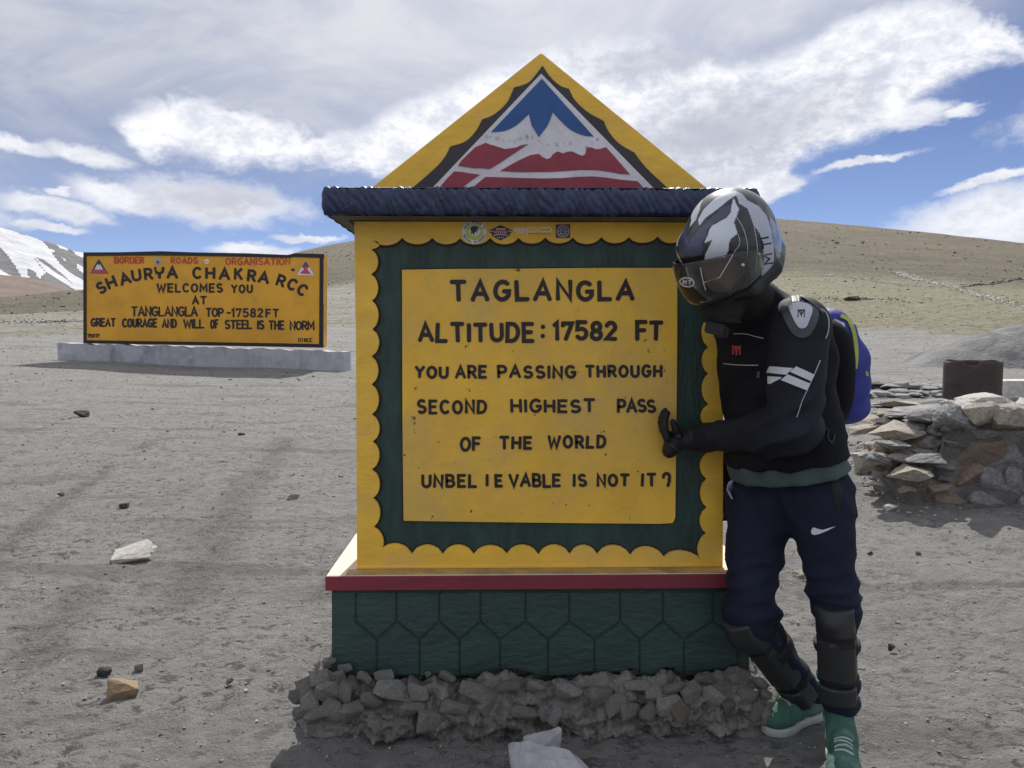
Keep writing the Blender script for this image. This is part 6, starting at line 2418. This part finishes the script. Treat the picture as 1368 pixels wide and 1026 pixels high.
h_white_and_sheen = [H1([(745, 215), (738, 285), (690, 350), (580, 410), (525, 440), (490, 490), (470, 560), (435, 640), (528, 600), (490, 680), (450, 760), (430, 850), (390, 880), (385, 930), (400, 985), (560, 950), (620, 880), (680, 790), (710, 720), (720, 630), (740, 590), (815, 530), (790, 450), (775, 400), (805, 330), (832, 250), (800, 195), (770, 120)]),
           H1([(790, 40), (690, 60), (560, 125), (430, 250), (365, 370), (375, 440), (450, 350), (600, 240), (720, 140), (800, 90)])]  # last outline is the top sheen, painted in as white
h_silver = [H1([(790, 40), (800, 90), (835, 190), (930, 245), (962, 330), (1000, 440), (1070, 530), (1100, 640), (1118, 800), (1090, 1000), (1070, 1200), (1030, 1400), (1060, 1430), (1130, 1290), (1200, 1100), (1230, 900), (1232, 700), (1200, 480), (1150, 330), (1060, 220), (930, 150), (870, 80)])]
h_sky_reflection = [H1([(735, 200), (640, 235), (500, 365), (390, 475), (300, 565), (240, 650), (228, 770), (300, 785), (400, 770), (430, 690), (395, 640), (450, 560), (470, 480), (560, 400), (700, 330), (738, 260)])]  # reflected sky put into the shell colour as blue-violet
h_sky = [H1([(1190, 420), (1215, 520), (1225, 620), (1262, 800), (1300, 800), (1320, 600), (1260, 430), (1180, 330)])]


def hcol(P):
    out = np.zeros((len(P), 3))
    base = np.array((0.005, 0.006, 0.012))
    hfv, hlv, huv, c = V3(hf), V3(hl), V3(hu), V3(HC)
    q = P - c
    ly = q @ hlv
    Pm = P - np.outer(np.minimum(ly, 0) * 2, hlv)       # mirror graphics, painted sheen and reflection across the crown
    d = Pm - V3(CAM)
    f = d @ V3(FWD)
    px = 684 + F_PX * (d @ V3(RGT)) / f
    py = 513 - F_PX * (d @ V3(UPV)) / f
    out[:] = base
    for polys, col in ((h_sky, (0.20, 0.26, 0.42)), (h_sky_reflection, (0.045, 0.05, 0.11)), (h_silver, (0.42, 0.45, 0.54)), (h_white_and_sheen, (0.60, 0.64, 0.70))):
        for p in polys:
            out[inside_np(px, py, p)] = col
    return {'paint': out}


def helmet_material():
    m = bpy.data.materials.new('helmet_lacquer')
    m.use_nodes = True
    g = NT(m.node_tree)
    p = g.n['Principled BSDF']
    a = g.new('ShaderNodeAttribute', attribute_name='paint')
    g.l.new(a.outputs['Color'], p.inputs['Base Color'])
    p.inputs['Roughness'].default_value = 0.35
    p.inputs['Coat Weight'].default_value = 0.55
    p.inputs['Coat Roughness'].default_value = 0.06
    return m


HM = SDF(V3(HC) - 0.20, V3(HC) + 0.20, 0.0022)
HFR = (hf, hl, hu)
HM.ell(HP(0.0, 0, 0.002), (0.152, 0.126, 0.143), HFR, 0.0)
HM.ell(HP(-0.028, 0, -0.01), (0.130, 0.122, 0.135), HFR, 0.03)
HM.ell(at(977, 288, -0.385), (0.085, 0.075, 0.068), None, 0.07)          # crown ridge
HM.ell(HP(0.090, 0, 0.052), (0.056, 0.085, 0.045), HFR, 0.03)            # brow
HM.cone(HP(-0.105, 0.06, -0.06), HP(-0.07, 0.085, -0.150), 0.035, 0.010, 0.03)   # tail fins
HM.cone(HP(-0.105, -0.06, -0.06), HP(-0.07, -0.085, -0.150), 0.035, 0.010, 0.03)
HM.ell(HP(0.02, 0, -0.045), (0.118, 0.098, 0.135), HFR, 0.0, sub=True)
HM.ell(HP(0.17, 0, -0.075), (0.130, 0.150, 0.098), HFR, 0.0, sub=True, p=3.0)
HM.cut(HP(0, 0, -0.140), -hu)
HM.cut(HP(-0.085, 0, -0.105), -hu * 0.75 - hf * 0.66)
helmet = HM.obj('helmet', helmet_material(), rider, hcol, 1)
# liner and chin guard, matt black
CB = SDF(V3(HC) - 0.25, V3(HC) + 0.25, 0.0045)
for sgn in (1, -1):
    CB.cone(HP(-0.045, sgn * 0.095, -0.085), HP(0.045, sgn * 0.082, -0.112), 0.030, 0.022, 0.02)
    CB.cone(HP(0.045, sgn * 0.082, -0.112), HP(0.085, 0, -0.118), 0.022, 0.020, 0.02)
CB.ell(HP(-0.03, 0, -0.035), (0.118, 0.112, 0.098), HFR, 0.02)
CB.ell(HP(0.085, 0, -0.04), (0.12, 0.078, 0.078), HFR, 0.0, sub=True, p=3.0)
CB.cut(HP(-0.080, 0, -0.100), -hu * 0.75 - hf * 0.66)
chin = CB.obj('chin_guard', M('matt_black_shell', (0.014, 0.014, 0.015), 0.45, 0.15, 10, 0.1, 80), helmet)
# visor: tinted clear shield
def visor():
    m = bpy.data.materials.new('smoke_visor')
    m.use_nodes = True
    nt = NT(m.node_tree)
    nt.n.remove(nt.n['Principled BSDF'])
    tr = nt.new('ShaderNodeBsdfTransparent')
    tr.inputs[0].default_value = (0.84, 0.86, 0.86, 1)
    gl = nt.new('ShaderNodeBsdfGlossy')
    gl.inputs['Roughness'].default_value = 0.06
    df = nt.new('ShaderNodeBsdfDiffuse')
    df.inputs[0].default_value = (0.20, 0.21, 0.21, 1)
    fz = nt.new('ShaderNodeFresnel')
    fz.inputs[0].default_value = 1.45
    mx1 = nt.new('ShaderNodeMixShader')
    mx1.inputs[0].default_value = 0.10
    nt.l.new(tr.outputs[0], mx1.inputs[1])
    nt.l.new(df.outputs[0], mx1.inputs[2])
    mx = nt.new('ShaderNodeMixShader')
    nt.l.new(fz.outputs[0], mx.inputs[0])
    nt.l.new(mx1.outputs[0], mx.inputs[1])
    nt.l.new(gl.outputs[0], mx.inputs[2])
    nt.l.new(mx.outputs[0], nt.n['Material Output'].inputs[0])
    nth, nz = 60, 12
    V, F = [], []
    piv = Vector((-0.005, 0, -0.03))
    tilt = R(10)
    for lay in (0, 1):
        for i in range(nth + 1):
            th = R(-84 + 168 * i / nth)
            w = abs(math.sin(th))
            en = math.sqrt(max(0.02, 1 - max(0, (abs(math.degrees(th)) - 56) / 28.5) ** 2))
            hh_t = (0.054 - 0.012 * w ** 3) * en
            hh_b = (0.078 - 0.030 * w ** 2) * en
            for j in range(nz + 1):
                s = j / nz
                z = hh_t * (1 - s) - hh_b * s
                a, b = 0.196 - lay * 0.0025, 0.138 - lay * 0.0025
                cur = 1 - 0.10 * ((z) / 0.08) ** 2
                x, y = a * max(0, math.cos(th)) ** 0.9 * cur if math.cos(th) > 0 else a * math.cos(th), b * math.sin(th) * (1 - 0.03 * (z / 0.08) ** 2)
                X = piv.x + x * math.cos(tilt) - z * math.sin(tilt) * 0
                Z = piv.z + z + x * math.sin(tilt) * 0.25
                V.append(tuple(HP(X, y, Z)))
    n = nz + 1
    tot = (nth + 1) * n
    for i in range(nth):
        for j in range(nz):
            a = i * n + j
            F.append((a, a + 1, a + n + 1, a + n))
            F.append((tot + a, tot + a + n, tot + a + n + 1, tot + a + 1))
    for i in range(nth):
        a = i * n
        F.append((a, a + n, tot + a + n, tot + a))
        F.append((a + nz, tot + a + nz, tot + a + n + nz, a + n + nz))
    for j in range(nz):
        F.append((j, tot + j, tot + j + 1, j + 1))
        a = nth * n + j
        F.append((a, a + 1, tot + a + 1, tot + a))
    o = npmesh('visor', V, F, m, helmet, True)
    TREES[o.name] = BVHTree.FromPolygons(V, F)
    return o


vis = visor()
m_wline = M('white_decal', (0.62, 0.63, 0.66), 0.4, 0.04, 20, 0.02, 100)
dribbon('visor_line', [H2([(392, 150), (402, 210), (425, 320), (450, 405)]), H2([(425, 322), (610, 262), (700, 110), (762, 5)])], 0.9, vis, m_wline, vis, 0.0012, dense=1)
bmv = []
for ch, cx in (('M', 915), ('T', 921.5)):
    bmv += glyph_at(ch, cx, 377 + (cx - 918) * 0.12, 5.5, -6, 1, 1.0)
dribbon('visor_badge', [[(918 + 9.5 * math.cos(t * math.pi / 10), 377 + 6.0 * math.sin(t * math.pi / 10) + 0.1 * (9.5 * math.cos(t * math.pi / 10))) for t in range(21)]] + bmv, 1.3, vis, m_wline, vis, 0.0012, dense=1)
decal('visor_screw', [disc(992.4, 353.6, 2.0, 2.0, 12)], vis, m_wline, vis, 0.002)
dribbon('pinstripe', [H1([(805, 345), (870, 450), (910, 570), (930, 690), (925, 780)]), H1([(1000, 450), (1030, 600), (1040, 750), (1015, 970)]), H1([(822, 540), (838, 650), (745, 780), (700, 860)]), H1([(940, 170), (1010, 290), (1050, 450), (1090, 560)])], 0.55, helmet, m_wline, helmet, 0.0008, dense=3)
tl_ = []
for ch, cx, cy, hgt in (('M', 1025.5, 346, 12), ('T', 1024, 326, 11), ('I', 1021, 318, 10)):
    tl_ += glyph_at(ch, cx, cy, hgt, 100, 1, 1.3)
dribbon('helmet_lettering', tl_, 2.0, helmet, m_hblack, helmet, 0.0015, dense=1)

# --- details on the jacket
def C1(l):
    return [(880 + x / 4.273, 240 + y / 4.273) for x, y in l]


def C2(l):
    return [(880 + x / 4.273, 400 + y / 4.273) for x, y in l]


pad = decal('shoulder_pad', [curvepts(C1([(697, 750), (722, 716), (790, 703), (866, 720), (908, 765), (890, 835), (855, 890), (810, 903), (768, 880), (728, 815), (697, 750)]), 3)[:-1]], sleeve, m_pad, rider, 0.006, 0.008, 6)
TREES[pad.name] = TREES[sleeve.name]
decal('silver_insert', [curvepts(C1([(744, 738), (790, 712), (850, 722), (871, 748), (860, 790), (836, 843), (800, 845), (772, 800), (744, 738)]), 3)[:-1]], sleeve, m_silver, pad, 0.0095, 0.004, 5)
dribbon('pad_logo', glyph_at('M', 1070, 420.5, 8.5, -3, 1, 1.15) + [[(1066, 417), (1073.5, 416.6)], [(1070, 417), (1070.3, 424)]], 1.2, sleeve, m_guard, pad, 0.0112, dense=1)
dribbon('chest_piping', [C1([(430, 880), (500, 882), (550, 895), (597, 905)]), C2([(372, 366), (430, 372), (500, 375), (568, 375)])], 0.9, jacket, m_pipe, jacket, 0.002)
dribbon('sleeve_piping', [C2([(920, 348), (888, 425), (850, 510), (815, 590), (788, 672)]), C1([(925, 738), (958, 765), (970, 820), (965, 870), (953, 905)])], 0.9, sleeve, m_pipe, sleeve, 0.002)
dribbon('shoulder_ridge_highlight', [C1([(760, 672), (800, 668), (840, 685), (880, 712), (930, 760)])], 2.2, sleeve, m_pad, sleeve, 0.005)  # grey rib with the sun highlight on the shoulder put into its colour
for q in ([(635, 382), (768, 392), (728, 430), (617, 418)], [(785, 382), (887, 430), (868, 467), (750, 413)], [(612, 438), (706, 444), (690, 456), (636, 482), (604, 478)], [(738, 428), (862, 480), (846, 520), (698, 460)]):
    decal('reflective_stripe', [C2(q)], sleeve, m_refl, sleeve, 0.0025, None, 5)
dribbon('chest_badge', glyph_at('M', 985, 468, 9.5, 0, 1, 1.2) + [[(985, 463), (985, 474)], [(980, 463.6), (990, 463.6)]], 2.2, jacket, m_logo, jacket, 0.0045, dense=1)
decal('zip_tag', [C2([(890, 560), (908, 562), (904, 618), (893, 615)])], jacket, m_ygreen, jacket, 0.003)
decal('sleeve_buckle', [C2([(565, 410), (580, 410), (578, 448), (562, 445)])], jacket, m_pad, jacket, 0.004)
dribbon('belt_clip', [C2([(930, 735), (965, 745), (960, 780), (985, 820), (1000, 770)])], 1.6, jacket, m_guard, jacket, 0.004)
decal('collar_mark', [H2([(1180, 350), (1210, 365), (1200, 410), (1160, 445), (1120, 462), (1150, 430), (1175, 400)])], jacket, m_wline, jacket, 0.003)


def C3(l):
    return [(940 + x / 4.663, 600 + y / 4.663) for x, y in l]


decal('thigh_emblem', [C3([(670, 512), (678, 490), (688, 488), (688, 503), (705, 511), (740, 503), (820, 480), (762, 511), (720, 528), (690, 535), (674, 528)])], trousers, m_refl, trousers, 0.0025, None, 4)
decal('pocket_opening', [C3([(765, 115), (800, 140), (840, 195), (860, 250), (856, 330), (840, 402), (822, 370), (806, 280), (786, 190)])], trousers, m_strap, trousers, 0.002, None, 6)


def tube(name, pts, rad, mat, parent, sides=7):
    pts = [Vector(p) for p in pts]
    bm = bmesh.new()
    rings = []
    for i, p in enumerate(pts):
        t = (pts[min(i + 1, len(pts) - 1)] - pts[max(i - 1, 0)]).normalized()
        u = t.cross(Vector((0.3, 1, 0.2))).normalized()
        v = t.cross(u)
        r_ = rad[i] if hasattr(rad, '__len__') else rad
        rings.append([bm.verts.new(p + (u * math.cos(2 * math.pi * k / sides) + v * math.sin(2 * math.pi * k / sides)) * r_) for k in range(sides)])
    for a_, b_2 in zip(rings[:-1], rings[1:]):
        for k in range(sides):
            bm.faces.new((a_[k], a_[(k + 1) % sides], b_2[(k + 1) % sides], b_2[k]))
    bm.faces.new(rings[0])
    bm.faces.new(rings[-1][::-1])
    return bmo(name, bm, mat, parent, True)


tt = TREES[trousers.name]


def onto(px, py, off):
    """the garment point a little inside the left silhouette at this height"""
    for k in range(30):
        h_ = tt.ray_cast(CAM, ray(px + k, py).normalized())
        if h_[0]:
            return h_[0] - ray(px, py).normalized() * off - RGT * off
    return at(px, py, -0.25)


tube('waist_cord', [onto(986, 622, .006), onto(988, 628, .010), onto(986, 634, .012), onto(984, 641, .010)], [.004, .007, .007, .006], m_wline, trousers)
tube('waist_cord_end', [onto(983, 641, .008), onto(977, 648, .010), onto(976, 654, .010), onto(979, 660, .010), onto(981, 667, .006)], [.005, .0045, .004, .004, .003], M('lilac_cord', (0.30, 0.28, 0.50), 0.7, 0.1), trousers)

# --- chest camera
cc = at(958, 440, -0.40)
cf, cl_, cu = headframe(8, (-0.62, -0.78))
camo = None


def obox(c, fx, fy, fz, hx, hy, hz, mat, name, parent, b=0.002):
    bm = box(bmesh.new(), -hx, hx, -hy, hy, -hz, hz)
    bmesh.ops.recalc_face_normals(bm, faces=bm.faces)
    bmesh.ops.bevel(bm, geom=bm.edges[:], offset=b, segments=2, affect='EDGES')
    for v in bm.verts:
        v.co = c + fx * v.co.x + fy * v.co.y + fz * v.co.z
    return bmo(name, bm, mat, parent)


rollu = (cu * math.cos(R(14)) + cl_ * math.sin(R(14))).normalized()
rolll = cf.cross(rollu) * -1
camo = obox(at(957, 439, -0.41), cf, rolll, rollu, 0.012, 0.032, 0.018, m_hblack, 'chest_camera', rider, 0.004)
obox(at(966, 443, -0.425), cf, rolll, rollu, 0.006, 0.016, 0.014, m_strap, 'camera_lens', camo, 0.003)
q = at(966, 443, -0.425) + cf * 0.008
bm = bmesh.new()
for (a, b) in (((-1, -1), (1, -1)), ((1, -1), (1, 1)), ((1, 1), (-1, 1)), ((-1, 1), (-1, -1))):
    p0 = q + rolll * 0.016 * a[0] + rollu * 0.014 * a[1]
    p1 = q + rolll * 0.016 * b[0] + rollu * 0.014 * b[1]
    t = (p1 - p0).normalized() * 0.0012
    o_ = cf.cross(t).normalized() * 0.0014
    vs = [bm.verts.new(v) for v in (p0 - o_ - t, p1 - o_ + t, p1 + o_ + t, p0 + o_ - t)]
    bm.faces.new(vs)
bmesh.ops.solidify(bm, geom=bm.faces[:], thickness=0.001)
bmo('lens_frame', bm, m_pad, camo)
obox(at(962, 447, -0.375), cf, cl_, cu, 0.02, 0.012, 0.010, m_strap, 'camera_mount', camo, 0.003)

# --- backpack: worn on the back, its own thing
bk_ = -HF
PB = at(1106, 495, -0.07)
pack = thing('backpack', PB, 'blue daypack with yellow-green piping worn on the back of the rider', 'backpack')
K = SDF(V3(PB) - (0.30, 0.30, 0.32), V3(PB) + (0.30, 0.30, 0.32), 0.0075)
tf = (bk_, HL, Vector((0, 0, 1)))
lean = Vector((-0.03, 0, 0.17))
K.ell(PB + Vector((0.0, 0, -0.03)), (0.085, 0.125, 0.150), tf, 0.0, p=3.0)
K.ell(PB + lean * 0.75, (0.066, 0.105, 0.085), tf, 0.06)
K.ell(PB + bk_ * 0.035 + Vector((0, 0, -0.07)), (0.075, 0.115, 0.105), tf, 0.03, p=2.6)
K.warp(lambda x, y, z: 0.005 * np.sin(28 * z + 12 * x + 3 * np.sin(20 * y)) * np.sin(22 * y + 9 * z) + 0.0025 * np.sin(60 * z - 30 * y))
packo = K.obj('pack_body', m_blue, pack)
K2 = SDF(V3(PB) - (0.34, 0.34, 0.32), V3(PB) + (0.26, 0.30, 0.32), 0.009)
K2.ell(PB - bk_ * 0.085 + HL * 0.01 + Vector((-0.005, 0, -0.01)), (0.062, 0.128, 0.185), tf, 0.0, p=2.8)
K2.obj('back_panel', m_jack2, pack)


def C4(l):
    return [(1040 + x / 5.4, 390 + y / 5.4) for x, y in l]


dribbon('piping', [C4([(455, 180), (500, 205), (530, 270), (550, 370), (556, 460), (550, 545)])], 5.0, packo, m_ygreen, pack, 0.005)
decal('pack_print', [C4([(400, 195), (425, 205), (445, 245), (470, 225), (480, 250), (445, 262), (425, 240)]), C4([(415, 262), (480, 270), (478, 290), (430, 288)])], packo, m_silver, pack, 0.003)
decal('side_tag', [C4([(622, 570), (640, 575), (645, 610), (628, 605)])], packo, m_ygreen, pack, 0.003)
# shoulder strap over the left shoulder
dribbon('shoulder_strap', [C1([(720, 560), (760, 590), (830, 640), (900, 700), (960, 755)])], 2.2, jacket, m_strap, pack, 0.010)
